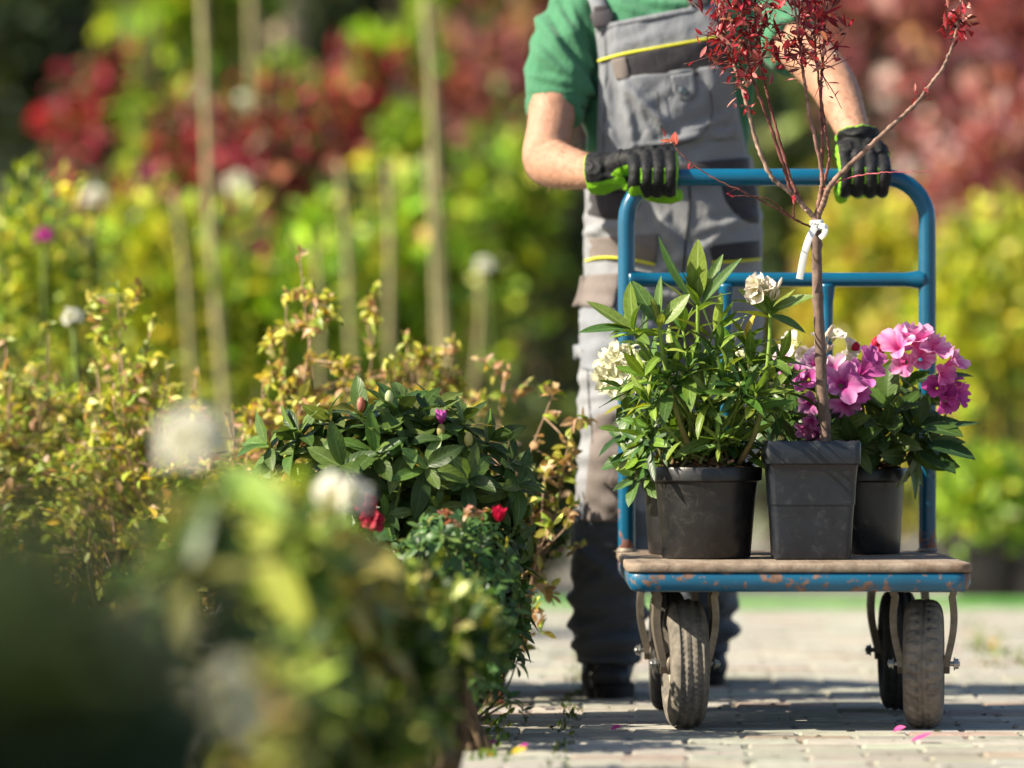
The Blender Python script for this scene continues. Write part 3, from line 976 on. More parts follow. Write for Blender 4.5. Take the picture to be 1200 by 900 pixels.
# 2. rear round pot, cream flowers
root = empty('potted_rhododendron', (.338, 9.30, pz), 'cream flowered rhododendron in the pot half hidden at the back left of the cart', 'potted plant', 'potted shrubs on the cart')
round_pot(root, (.338, 9.30, pz), .094, .150, ratio=.82)
ms, ml = MB(), MB()
tips = [at(735, 470, 9.22), at(752, 495, 9.18), at(742, 530, 9.2), at(775, 470, 9.3), at(800, 450, 9.35), at(830, 440, 9.36), at(868, 445, 9.34), at(760, 515, 9.15), at(890, 480, 9.3), at(730, 505, 9.2), at(745, 560, 9.2)]
for t_ in tips:
    b0 = np.array((.338 + R.normal(0, .03), 9.30 + R.normal(0, .03), pz + .14))
    p = shoot([b0, (b0 + t_) / 2 + R.normal(0, .01, 3), t_], .004, .002, n=10)
    whorl(ml, t_, norm(t_ - b0 + np.array((-.02, -.05, .06))), 8, .072, .34, GREEN_D, .55, 1.0, 5, 1)
for t_ in (at(760, 540, 9.18), at(745, 535, 9.16), at(770, 550, 9.17)):
    whorl(ml, t_, (-.6, -.5, .4), 6, .055, .4, GREEN_Y, .4)
ms.build('stems', M['bark'], root); ml.build('leaves', M['rhodo'], root)
for (px, py, Y, rr, nn) in ((728, 437, 9.2, .042, 12), (868, 428, 9.3, .024, 5), (737, 418, 9.2, .02, 5), (738, 458, 9.18, .015, 4)):
    mb = MB(); truss(mb, at(px, py, Y), (-.45, -.6, .45), rr, nn, .036 if rr > .03 else .022, (.80, .78, .60)); mb.build('flower', M['petal_white'], root)

# 3. square pot with the red leaved tree
sqx, sqy, sqh, sq = .5515, 8.985, .2165, .0875
root = empty('potted_tree', (sqx, sqy, pz), 'young tree with crimson leaves and a white tie, in the square pot on the cart', 'potted tree')
mb = MB()
def sqring(h, z, r=.012, wob=0, k=7):
    pts = []
    for (cx, cy, a0) in ((h - r, h - r, 0), (-h + r, h - r, 90), (-h + r, -h + r, 180), (h - r, -h + r, 270)):
        for i in range(k):
            a = math.radians(a0 + 90 * i / (k - 1)); pts.append((cx + r * math.cos(a), cy + r * math.sin(a)))
        nx_, ny_ = {0: (-1, 0), 90: (0, -1), 180: (1, 0), 270: (0, 1)}[a0]
        ex = np.array(pts[-1])
        for j in range(1, 14): pts.append((ex[0] + nx_ * (2 * h - 2 * r) * j / 14, ex[1] + ny_ * (2 * h - 2 * r) * j / 14))
    p = np.array(pts)
    zz = np.full(len(p), z) + (wob * np.sin(np.arange(len(p)) * 1.9) if wob else 0)
    return np.column_stack((p, zz))
hb = .0705
rings = [sqring(.02, .004, .006), sqring(hb - .008, .004), sqring(hb - .001, .0005), sqring(hb, .004)]
for t in (.1, .25, .4, .55, .7, .85, .97): rings.append(sqring(hb + (sq - .005 - hb) * t - .0012 * math.sin(t * math.pi), t * (sqh - .044) + .004))
rings += [sqring(sq - .004, sqh - .043), sqring(sq - .0005, sqh - .041), sqring(sq, sqh - .036), sqring(sq + .0005, sqh - .004, .012, .0012), sqring(sq - .0015, sqh, .012, .0014), sqring(sq - .005, sqh - .001, .012, .001), sqring(sq - .006, sqh - .02), sqring(sq - .010, .1)]
V = np.concatenate(rings) + np.array((sqx, sqy, pz))
mb.add(V, grid_quads(len(rings), len(rings[0]), True))
mb.build('pot', M['pot_square'], root, True, 38)
mb = MB()
g = np.linspace(-1, 1, 22); X, Y = np.meshgrid(g, g)
mb.add(np.stack((sqx + X * (sq - .007), sqy + Y * (sq - .007), pz + sqh - .02 + R.uniform(-.004, .004, X.shape)), -1).reshape(-1, 3), grid_quads(22, 22), None, np.array((.05, .032, .02)))
mb.build('soil', M['soil'], root)
TB = (.22, .145, .115)
BR = (.15, .055, .045)
def PY(seq): return np.array([at(px, py, Y) for px, py, Y in seq])
mt = MB()
trunk = smooth_path(PY([(967, 540, 8.99), (967, 500, 8.99), (963, 450, 8.985), (961, 400, 8.985), (958, 340, 8.98), (957, 290, 8.98), (957, 256, 8.98)]), 40)
rad = np.linspace(.0105, .0092, 40) * (1 + .07 * np.array([noise.noise(Vector((0, 0, z * 60))) for z in trunk[:, 2]]))
for z0 in (8, 17, 25, 33): rad[z0] *= 1.22
cc = np.array([np.array(TB) * (.55 + .8 * abs(noise.noise(Vector((a * 2.0, z * 55, 0)))) + .25 * noise.noise(Vector((a, z * 9, 4)))) for z in trunk[:, 2] for a in range(12)]); cc = np.vstack((cc, cc[:2]))
tube(mt, trunk, rad, 12, cc)
asparent(mt.build('trunk', M['bark'], root), root)
Ybr = 8.98
branches = [
    ([(957, 258), (940, 240), (925, 225), (903, 205), (886, 165), (872, 112), (856, 62), (845, 20), (838, -40)], .0062, .0022, (.30, .2, .15), -.03),
    ([(928, 228), (917, 190), (897, 132), (882, 90), (874, 55), (868, 0), (872, -60)], .0045, .0018, BR, -.05),
    ([(940, 240), (932, 222), (925, 205), (907, 140), (893, 82), (886, 40), (884, -20), (890, -80)], .0045, .0018, BR, .02),
    ([(957, 252), (962, 225), (963, 200), (949, 135), (941, 80), (935, 30), (925, -40)], .0055, .002, (.24, .13, .1), -.02),
    ([(962, 212), (964, 160), (962, 115), (965, 60), (969, 0), (968, -70)], .0042, .0018, BR, .03),
    ([(957, 258), (966, 235), (974, 216), (1008, 182), (1040, 152), (1070, 125), (1090, 100), (1106, 78), (1118, 48), (1124, 20), (1128, -30)], .0068, .0026, (.21, .13, .10), -.04),
    ([(958, 250), (966, 215), (972, 180), (964, 130), (957, 70), (955, 10), (960, -60)], .0042, .0018, BR, .07),
    ([(955, 268), (930, 256), (902, 240), (870, 224), (832, 206), (800, 182), (787, 165)], .0026, .0010, BR, -.09),
    ([(930, 256), (905, 236), (890, 231), (860, 229)], .0018, .0009, BR, -.03),
    ([(966, 222), (985, 212), (1010, 205), (1045, 202), (1091, 201)], .0022, .0008, (.35, .08, .1), -.07),
    ([(931, 258), (930, 245), (932, 235)], .002, .0009, BR, -.06),
]
RED = [(.28, .014, .026), (.36, .018, .036), (.18, .016, .022), (.56, .22, .19), (.08, .014, .016)]
mr_ = MB(); mlf = MB()
bp = []
for seq, r0, r1, col, dy in branches:
    pts = PY([(px, py, Ybr + dy * min(1, i / 3)) for i, (px, py) in enumerate(seq)])
    n_ = 10 * len(seq)
    p = smooth_path(pts, n_)
    p += R.normal(0, .0006, p.shape)
    cc = np.repeat(np.array(col)[None] * R.uniform(.6, 1.45, (n_, 1)), 7, 0); cc = np.vstack((cc, cc[:2]))
    rr2 = np.linspace(r0, r1, n_) * .84 * R.uniform(.93, 1.1, n_); rr2[::9] *= 1.2
    tube(mr_, p, rr2, 7, cc)
    bp.append(p)
mr_.build('branches', M['bark'], root)


def red_leaves(c, spread, n, L=.03):
    P = np.asarray(c) + R.normal(0, 1, (n, 3)) * np.asarray(spread)
    D = rand_dir(n, .25)
    leaves(mlf, P, D, norm(R.normal(0, .7, (n, 3)) + np.array((-.3, -.3, .7))), L * R.uniform(.5, 1.35, n), L * R.uniform(.2, .42, n), palette(n, RED, [4, 4, 3, 2, 2], .3), 4, 1, .35, R.uniform(-.1, .3, n))


for bi, zmin, dens in ((0, .0, 125), (1, 0, 120), (2, 0, 110), (3, 0, 85), (4, 0, 75), (6, 0, 75)):
    p = bp[bi]
    ytop = at(0, {0: 82, 1: 95, 2: 85, 3: 85, 4: 90, 6: 60}[bi], Ybr)[2]
    q = p[p[:, 2] > ytop]
    for i in range(int(dens * .36)):     # side twigs with leaves along them
        c = q[R.randint(len(q))]; e = c + norm(R.normal(0, 1, 3) + np.array((0, 0, .45))) * R.uniform(.025, .10)
        m_ = (c + e) / 2 + R.normal(0, .004, 3)
        tw_ = smooth_path([c, m_, e], 7)
        tube(mlf, tw_, np.linspace(.0012, .0006, 7), 5, BR)
        for j in range(R.randint(2, 6)): red_leaves(tw_[R.randint(2, 7)], .0035, 1, R.choice([.018, .024, .03, .036]))
    for i in range(int(dens * .3)): red_leaves(q[R.randint(len(q))], .004, 1, .024)
p = bp[5]; q = p[p[:, 2] > at(0, 40, Ybr)[2]]
for i in range(45): red_leaves(q[R.randint(len(q))], .013, 2, .026)
for (px, py, n_) in ((787, 165, 5), (812, 198, 2), (858, 228, 3), (1078, 112, 5), (1083, 104, 4), (871, 105, 4), (875, 122, 5), (934, 232, 3), (930, 68, 5), (932, 90, 5), (943, 60, 8), (960, 95, 3), (968, 48, 5), (872, 90, 8), (870, 128, 4)):
    red_leaves(at(px, py, Ybr - .04), .006, n_, .022)
leaves(mlf, at(792, 170, 8.9)[None], np.array([(-.1, -.2, .9)]), np.array([(-.6, -.8, .2)]), .026, .017, np.array([(.42, .09, .07)]), 5, 1, .3, .1)
leaves(mlf, at(790, 166, 8.9)[None], np.array([(-.9, -.2, .1)]), np.array([(-.1, -.6, .8)]), .028, .012, np.array([(.42, .12, .06)]), 5, 1, .3, .1)
mlf.build('leaves', M['leaf'], root)
mb = MB()     # white tie round the fork
tube(mb, PY([(957, 258, 8.98), (957.5, 263, 8.98), (958, 270, 8.98)]), [.0125, .0130, .0122], 14, (.75, .75, .73))
def ribbon(pts, w0, nrm=(0, -1, .1), th=.0006):
    p = smooth_path(np.array(pts), 14); T, A, B = frames(p)
    n_ = np.array(nrm, float); S = norm(np.cross(T, n_)); Nn = norm(np.cross(S, T))
    for s in (1,):
        v = np.stack((p - S * w0 / 2, p - S * w0 * .1 + Nn * .0012, p + S * w0 / 2), 1).reshape(-1, 3)
        v2 = v - np.repeat(Nn, 3, 0) * th
        m_ = len(v)
        qd = grid_quads(14, 3)
        e1 = [[i * 3, (i + 1) * 3, (i + 1) * 3 + m_, i * 3 + m_] for i in range(13)]
        e2 = [[i * 3 + 2, i * 3 + 2 + m_, (i + 1) * 3 + 2 + m_, (i + 1) * 3 + 2] for i in range(13)]
        mb.add(v2, qd[:, ::-1], None, (.75, .75, .73)); mb.add(v, qd, None, (.75, .75, .73))
ribbon(PY([(955, 266, 8.965), (948, 280, 8.955), (942, 300, 8.955), (937, 327, 8.96)]), .013)
ribbon(PY([(960, 264, 8.966), (967, 266, 8.958), (966, 274, 8.955), (961, 279, 8.96)]), .010)
mb.build('plant_tie', plain('white_tape', (.72, .72, .70), .55, 0, .3, .06), root)

# 4. right round pot, pink rhododendron
root = empty('potted_rhododendron', (.668, 9.325, pz), 'pink flowered broad leaved rhododendron in the small round pot, right on the cart', 'potted plant', 'potted shrubs on the cart')
round_pot(root, (.668, 9.325, pz), .0905, .163, ratio=.84)
ms, ml = MB(), MB()
pc = np.array((.668, 9.325, pz + .16))
DK = [(.045, .085, .018), (.06, .11, .02), (.08, .135, .025), (.032, .065, .018)]
tips = [(1075, 500, 9.24, (.35, -.4, .6), .11), (1092, 515, 9.26, (.9, -.2, .1), .115), (1045, 478, 9.22, (-.1, -.5, .8), .10), (1035, 510, 9.2, (-.2, -.8, .3), .10), (1070, 535, 9.24, (.6, -.5, -.1), .11),
        (960, 455, 9.3, (-.3, -.3, .8), .085), (930, 440, 9.3, (-.6, -.2, .6), .085), (925, 490, 9.2, (-.4, -.6, .2), .10), (985, 470, 9.25, (0, -.5, .7), .09), (1000, 520, 9.18, (-.1, -.9, .1), .10), (905, 505, 9.22, (-.7, -.4, .1), .095), (985, 500, 9.2, (0, -.9, .3), .1),
        (1090, 470, 9.32, (.5, -.1, .6), .10), (1020, 440, 9.35, (.1, -.1, .9), .09), (1060, 450, 9.4, (.3, .2, .8), .09), (990, 450, 9.42, (-.1, .4, .8), .09), (940, 500, 9.4, (-.5, .4, .4), .1), (1080, 500, 9.45, (.5, .5, .4), .1)]
for px, py, Y, ax, L in tips:
    t_ = at(px, py, Y)
    b0 = pc + np.array((R.normal(0, .02), R.normal(0, .02), -.01))
    shoot([b0, b0 * .45 + t_ * .55 + R.normal(0, .008, 3) - np.array((0, 0, .01)), t_], .0048, .0028, (.14, .08, .05), (.17, .2, .06), 12)
    whorl(ml, t_, norm(np.array(ax)), 8, L, .33, DK, .35, .95, 6, 2, .22, .15)
for (a, b, W_, col) in (((1045, 495, 9.22), (1008, 452, 9.18), .05, (.045, .095, .02)), ((1040, 465, 9.2), (1042, 425, 9.2), .05, (.06, .115, .02)), ((1068, 520, 9.22), (1005, 515, 9.16), .055, (.055, .085, .02)),
                        ((1080, 510, 9.2), (1145, 487, 9.18), .035, (.035, .075, .02)), ((1082, 520, 9.2), (1143, 530, 9.15), .055, (.03, .07, .018)), ((1078, 528, 9.2), (1120, 548, 9.14), .05, (.028, .062, .018)), ((1080, 500, 9.2), (1128, 505, 9.15), .055, (.05, .10, .02)),
                        ((1076, 445, 9.22), (1138, 432, 9.16), .03, (.06, .09, .03)), ((985, 480, 9.2), (930, 520, 9.12), .06, (.02, .05, .014)), ((960, 490, 9.2), (905, 470, 9.15), .06, (.02, .05, .014)), ((1010, 510, 9.18), (950, 545, 9.12), .055, (.02, .05, .014))):
    oneleaf(at(*a), at(*b), W_, col, (-.15, -.35, .9), .14, .22)
ms.build('stems', M['bark'], root); ml.build('leaves', M['rhodo'], root)
PK, MG, WH = (.84, .42, .64), (.68, .30, .58), (.80, .72, .66)
mb = MB()
for (px, py, ax, s) in ((1055, 402, (-.4, -.6, .5), .044), (1072, 396, (0, -.6, .75), .046), (1092, 405, (.35, -.6, .5), .044), (1078, 412, (.1, -.9, .1), .04), (1110, 418, (.7, -.5, .4), .042), (1062, 415, (-.3, -.9, 0), .036), (1100, 430, (.6, -.7, .1), .034), (1080, 405, (0, .4, .8), .04)):
    floret(mb, at(px, py + 9, 9.17 + R.uniform(-.02, .02)), np.array(ax), s, PK if R.rand() < .75 else (.78, .22, .5), open_=R.uniform(.5, .9))
mb.build('flower', M['petal_pink'], root)
mb = MB()
for (px, py, ax, s) in ((1105, 460, (.4, -.8, .2), .032), (1098, 455, (-.2, -.9, .3), .03), (1116, 463, (.8, -.5, 0), .032), (1108, 470, (.3, -.8, -.4), .03), (1112, 450, (.3, -.4, .8), .028)):
    floret(mb, at(px, py, 9.2), np.array(ax), s, (.62, .09, .38), open_=.8)
mb.build('flower', M['petal_purple'], root)
mb = MB()
for (px, py, ax, s) in ((920, 428, (-.6, -.6, .4), .034), (948, 445, (-.3, -.9, .2), .038), (985, 452, (.1, -.95, .1), .042), (1008, 440, (.3, -.8, .4), .04), (1015, 425, (.5, -.6, .6), .036), (955, 430, (0, -.8, .6), .036), (990, 470, (0, -.8, -.5), .036), (975, 435, (0, -.7, .6), .034), (1000, 458, (.5, -.8, -.1), .034), (950, 470, (-.2, -.9, -.4), .032), (935, 440, (-.5, -.8, .1), .034)):
    floret(mb, at(px, py, 9.18 + R.uniform(-.02, .03)), np.array(ax), s, (MG, (.60, .18, .48), (.86, .68, .78))[R.randint(3)], open_=R.uniform(.75, 1.05))
mb.build('flower', M['petal_purple'], root)
mb = MB()
for (px, py) in ((952, 490), (958, 505), (945, 500)): floret(mb, at(px, py, 9.14), np.array((-.3, -.8, -.6)), .026, (.75, .3, .5), open_=.8)
mb.build('flower', M['petal_purple'], root)
mb = MB()
for (px, py, ax, s) in ((935, 405, (-.6, -.4, .5), .032), (945, 412, (-.2, -.8, -.3), .034), (975, 400, (.2, -.5, .8), .03), (992, 412, (.5, -.6, .3), .032), (985, 420, (.4, -.8, -.2), .03), (960, 402, (0, -.3, .9), .026)):
    floret(mb, at(px, py, 9.26), np.array(ax), s, WH, open_=.6)
for i in range(14):
    b = at(962, 418, 9.25); e = at(962 + R.uniform(-14, 18), 388 + R.uniform(-8, 18), 9.24)
    tube(mb, smooth_path([b, (b + e) / 2 + R.normal(0, .004, 3), e], 6), [.002, .0018, .0016, .002, .003, .001], 6, (.62, .42, .25) if i % 2 else (.6, .25, .2))
mb.build('flower', M['petal_white'], root)
for (px, py) in ((1027, 402), (1032, 408), (1003, 408)):
    c_ = at(px, py, 9.26); mb = MB()
    blob(mb, c_, (.010, .010, .013), 10, 7, np.array(Matrix.Rotation(R.uniform(-.6, .6), 3, 'Y')), (.55, .10, .10))
    mb.build('flower_bud', M['petal_red'], root)
# ------------------------------------------------------------------ the gardener
PO = (.32, 9.92, 0.0)
torso = [(.96, .328, 9.93, .160, .108), (1.08, .320, 9.925, .150, .102), (1.20, .318, 9.915, .158, .106), (1.32, .322, 9.91, .168, .112), (1.40, .322, 9.915, .176, .104), (1.445, .322, 9.92, .145, .08), (1.48, .323, 9.922, .085, .066), (1.50, .323, 9.92, .062, .062), (1.55, .324, 9.91, .058, .060)]
armL = [(.20, 9.93, 1.405, .062), (.125, 9.895, 1.36, .060), (.092, 9.85, 1.26, .052), (.078, 9.80, 1.16, .047), (.068, 9.755, 1.087, .047), (.098, 9.67, 1.068, .0455), (.140, 9.60, 1.055, .037), (.175, 9.53, 1.047, .029), (.195, 9.51, 1.048, .027)]
armR = [(.43, 9.93, 1.405, .062), (.505, 9.925, 1.37, .060), (.548, 9.85, 1.338, .051), (.580, 9.78, 1.308, .048), (.607, 9.715, 1.277, .049), (.640, 9.64, 1.222, .046), (.662, 9.565, 1.155, .037), (.676, 9.50, 1.100, .029), (.679, 9.487, 1.085, .027)]
legL = [(.245, 9.93, .90, .095), (.226, 9.865, .70, .088), (.213, 9.80, .50, .078), (.199, 9.83, .30, .0755), (.196, 9.885, .15, .074), (.196, 9.895, .085, .064)]
legR = [(.412, 9.94, .90, .095), (.425, 9.965, .70, .088), (.430, 10.01, .50, .079), (.408, 10.17, .30, .0755), (.398, 10.31, .15, .074), (.398, 10.33, .085, .064)]
A = lambda L: np.array(L)[:, :3]
Rd = lambda L: np.array(L)[:, 3]

n = NT('skin'); v = n.pos()
blot = n.noise(30, 8, .72, v, .5)
c = n.ramp(blot, [(.28, (.27, .13, .085)), (.45, (.36, .19, .125)), (.6, (.39, .22, .15)), (.72, (.32, .115, .07))])
nb = n.bump(n.noise(34, 5, .6, n.pos((1, .4, 1)), .8), .55, .006)
nb = n.bump(n.noise(260, 4, .6, v), .25, .0008, nb)
M['skin'] = n.done(n.principled(c, .55, 0, .25, nb, Subsurface_Weight=.12, Subsurface_Scale=.02))

mb = MB()
loft_z(mb, [(z, a, b, c_ * .93, d * .92) for z, a, b, c_, d in torso], 2.3)
limb(mb, A(armL), Rd(armL) * np.array([.9, .92, 1, 1, 1, 1, 1, 1, 1]), 50, 24)
limb(mb, A(armR), Rd(armR) * np.array([.9, .92, 1, 1, 1, 1, 1, 1, 1]), 50, 24)
limb(mb, A(legL), Rd(legL) - np.array([.02, .02, .024, .022, .03, .026]), 40, 20)
limb(mb, A(legR), Rd(legR) - np.array([.02, .02, .024, .022, .03, .026]), 40, 20)
# muscles and bones of the forearms
for Lm, s in ((armL, 1), (armR, 1)):
    p4, p5, p6, p7 = [np.array(q[:3]) for q in Lm[4:8]]
    blob(mb, p4 * .35 + p5 * .65 + np.array((0, 0, .012)), (.036, .05, .036), 16, 10)
    blob(mb, p4 + np.array((0, .012, -.012)), (.038, .036, .038), 16, 10)
    for i in range(3):      # tendons and veins
        o_ = np.array((R.uniform(-.012, .012), -.014, .022))
        tube(mb, smooth_path([p5 + o_ * 1.2, p6 + o_ * 1.05 + R.normal(0, .003, 3), p7 + o_ * .85], 12), [.0045] * 12, 8)
# head: skull, jaw, nose, ears, brow, lips
hc = np.array((.325, 9.885, 1.645))
limb(mb, [(.323, 9.925, 1.44), (.324, 9.912, 1.52), (.325, 9.90, 1.58)], [.064, .057, .056], 14, 20)
blob(mb, hc + (0, .008, .02), (.074, .092, .098), 28, 18)
blob(mb, hc + (0, -.022, -.055), (.056, .062, .062), 24, 14)
limb(mb, [hc + (0, -.086, .018), hc + (0, -.098, -.004), hc + (0, -.106, -.022)], [.008, .011, .014], 8, 12)
for s in (-1, 1):
    blob(mb, hc + (s * .073, .012, -.008), (.008, .020, .031), 12, 10)
    blob(mb, hc + (s * .030, -.079, .026), (.022, .012, .008), 12, 8)
    blob(mb, hc + (s * .037, -.068, -.022), (.022, .020, .020), 12, 8)
limb(mb, [hc + (-.024, -.078, -.052), hc + (0, -.088, -.050), hc + (.024, -.078, -.052)], [.004, .007, .004], 10, 10)
limb(mb, [hc + (-.022, -.076, -.063), hc + (0, -.086, -.064), hc + (.022, -.076, -.063)], [.004, .0075, .004], 10, 10)
me = remesh(mb, .0055, 5)
me.materials.append(M['skin'])
person = link('person', me)
set_co(me, get_co(me) - np.array(PO)); person.location = PO
me.polygons.foreach_set('use_smooth', np.ones(len(me.polygons), bool))
tag(person, 'gardener in a green t-shirt and grey bib overalls pushing the cart with both gloved hands', 'person')
asparent(person, person)
person['_w'] = list(PO)
M['eye'] = plain('eye', (.35, .3, .26), .15, 0, .5, .6, 60)
for s in (-1, 1):
    mb = MB(); blob(mb, hc + (s * .030, -.071, .008), (.012, .012, .012), 14, 10); mb.build('eye', M['eye'], person)
mb = MB()
th = np.linspace(0, 6.283, 28, endpoint=False)
for k in range(700):
    a, e = R.uniform(0, 6.283), R.uniform(.05, 1.5)
    d = np.array((math.cos(a) * math.cos(e), math.sin(a) * math.cos(e), math.sin(e)))
    if d[1] < -.55 and d[2] < .55: continue
    p = hc + (0, .008, .026) + d * np.array((.075, .094, .099))
    q = p + norm(d * .5 + np.array((0, .4, -.35)) + R.normal(0, .2, 3)) * .028
    tube(mb, [p - d * .006, (p + q) / 2 + d * .007, q], [.005, .005, .001], 5, (.045, .028, .016))
mb.build('hair', M['bark'], person)

# fine hair on the forearms
bc_, bn_ = get_co(person.data) + np.array(PO), get_no(person.data)
sel = [i for i in range(len(bc_)) if (bc_[i][2] < 1.12 and bc_[i][2] > .98 and bc_[i][0] < .17 and bc_[i][1] < 9.76) or (bc_[i][0] > .60 and bc_[i][2] > 1.12 and bc_[i][1] < 9.72)]
mb = None
for side_ in (0, 1):
  mb = MB()
  for i in R.choice([k for k in sel if (bc_[k][0] > .4) == bool(side_)], 420):
      p = bc_[i] + R.normal(0, .002, 3); d = norm(bn_[i] * .45 + R.normal(0, .45, 3) + np.array((0, -.5, -.3)))
      tube(mb, [p - bn_[i] * .001, p + d * .006, p + d * .012 - bn_[i] * .002], [.00028, .00024, .00014], 3, (.22, .13, .07), False)
  mb.build('arm_hair', M['bark'], person)

# --- cloth
M['green_knit'] = cloth_mat('green_cotton', (.045, .165, .085), .85, 700, .5, .1)
M['grey_twill'] = cloth_mat('grey_workwear', (.18, .19, .212), .8, 900, .55, .06)
M['pants'] = None
M['dark_twill'] = cloth_mat('dark_workwear', (.032, .029, .034), .8, 900, .35, .15)
M['brown_twill'] = cloth_mat('taupe_workwear', (.15, .125, .115), .8, 900, .4, .12)
M['yellow_pipe'] = plain('yellow_piping', (.60, .58, .02), .6, 0, .3, .1)
M['dark_seam'] = plain('seam_thread', (.02, .02, .022), .8, 0, .2, .1)


def folds(p, nrm, amp, sc_=(9, 9, 16), tilt=.7, seed=0., sharp=True):
    q = Vector(((p[0] + tilt * p[2]) * sc_[0] + seed, p[1] * sc_[1], (p[2] - tilt * .6 * p[0]) * sc_[2]))
    f = noise.noise(q)
    g = noise.noise(q * 2.1 + Vector((7, 3, 1)))
    r = (1 - 2 * abs(f)) if sharp else f
    return amp * (.7 * r + .3 * g)


def ridges(p, nrm, lines):
    """sharp pulled folds: (px0, py0, px1, py1, height, width) on the front of the garment"""
    if nrm[1] > .1: return 0.
    x, z = (600 + p[0] * FPX / 9.82), (490 - (p[2] - CAMZ) * FPX / 9.82)
    d = 0.
    for x0_, y0_, x1_, y1_, hgt, wd_ in lines:
        ax_, ay_ = x1_ - x0_, y1_ - y0_
        L2 = ax_ * ax_ + ay_ * ay_
        t = ((x - x0_) * ax_ + (z - y0_) * ay_) / L2
        e = ((x - x0_) * ay_ - (z - y0_) * ax_) / math.sqrt(L2) + 2.5 * noise.noise(Vector((x * .03, z * .03, hgt * 300)))
        if t < -.25 or t > 1.25: continue
        fade = max(0, min(1, (t + .25) / .4)) * max(0, min(1, (1.25 - t) / .4))
        d += hgt * fade * (math.exp(-(e / wd_) ** 2) - .55 * math.exp(-((e - 1.7 * wd_) / wd_) ** 2) - .3 * math.exp(-((e + 1.9 * wd_) / wd_) ** 2))
    return d


SLEEVE = [(636, 25, 688, 108, .010, 6), (652, 5, 692, 85, .011, 6), (634, 62, 676, 106, .009, 5), (668, 8, 690, 60, .008, 5), (628, 88, 662, 100, .006, 4), (686, 95, 697, 165, .010, 5), (728, 4, 770, 24, .006, 5), (760, 2, 800, 8, .006, 5), (900, 20, 925, 50, .009, 5), (884, 60, 874, 150, .008, 5)]
TROUSER = [(700, 262, 760, 290, .007, 6), (690, 270, 735, 262, .006, 5), (830, 268, 888, 250, .007, 6), (770, 250, 800, 300, .006, 7), (760, 330, 800, 300, .006, 6), (812, 300, 850, 270, .005, 6), (688, 268, 722, 284, .006, 4),
           (684, 378, 735, 392, .007, 5), (682, 410, 740, 402, .007, 5), (684, 444, 745, 425, .008, 6), (686, 468, 748, 452, .007, 5), (690, 520, 740, 500, .007, 5), (688, 575, 735, 600, .007, 6), (676, 640, 740, 690, .008, 7), (672, 700, 735, 655, .007, 6), (676, 735, 745, 722, .008, 6), (674, 755, 742, 750, .009, 5), (845, 700, 862, 660, .007, 5), (835, 740, 855, 720, .008, 5)]
# shirt
mb = MB()
loft_z(mb, [(.99, .327, 9.93, .172, .116)] + [(z, a, b, c_ + .010, d + .009) for z, a, b, c_, d in torso[1:6]] + [(1.475, .323, 9.922, .094, .076), (1.485, .323, 9.92, .078, .072)], 2.3)
limb(mb, [(.22, 9.93, 1.400), (.135, 9.905, 1.365), (.099, 9.865, 1.29), (.089, 9.84, 1.205), (.0885, 9.838, 1.196)], [.072, .073, .066, .0605, .058], 34, 28)
limb(mb, [(.42, 9.93, 1.400), (.510, 9.925, 1.372), (.548, 9.855, 1.338), (.568, 9.808, 1.318), (.570, 9.802, 1.316)], [.072, .072, .062, .058, .056], 34, 28)
me = remesh(mb, .005, 6)
smooth_shirt = MB()
co_, no_ = get_co(me), get_no(me)
out = co_.copy()
for i in range(len(co_)):
    p = co_[i]
    sl_ = p[0] < .165 or p[0] > .49
    d = folds(p, no_[i], .011 if sl_ else .0075, (9, 9, 12), 1.0 if p[0] < .3 else -1.0, 3.1)
    d += ridges(p, no_[i], SLEEVE)
    if 1.19 < p[2] < 1.218 and p[0] < .17: d = d * .3 + .0015 * (p[2] < 1.215)    # sewn hem
    out[i] = p + no_[i] * d
set_co(me, out)
shirt = place_mesh('shirt', me, M['green_knit'], person)

# overalls: hips and legs in one garment
mb = MB()
loft_z(mb, [(.80, .328, 9.94, .150, .105), (.86, .328, 9.935, .174, .120), (.93, .328, 9.93, .182, .126), (1.0, .327, 9.93, .178, .124), (1.07, .322, 9.927, .170, .119), (1.10, .320, 9.925, .168, .118)], 2.3, 56, 50)
limb(mb, A(legL), Rd(legL), 60, 32)
limb(mb, A(legR), Rd(legR), 60, 32)
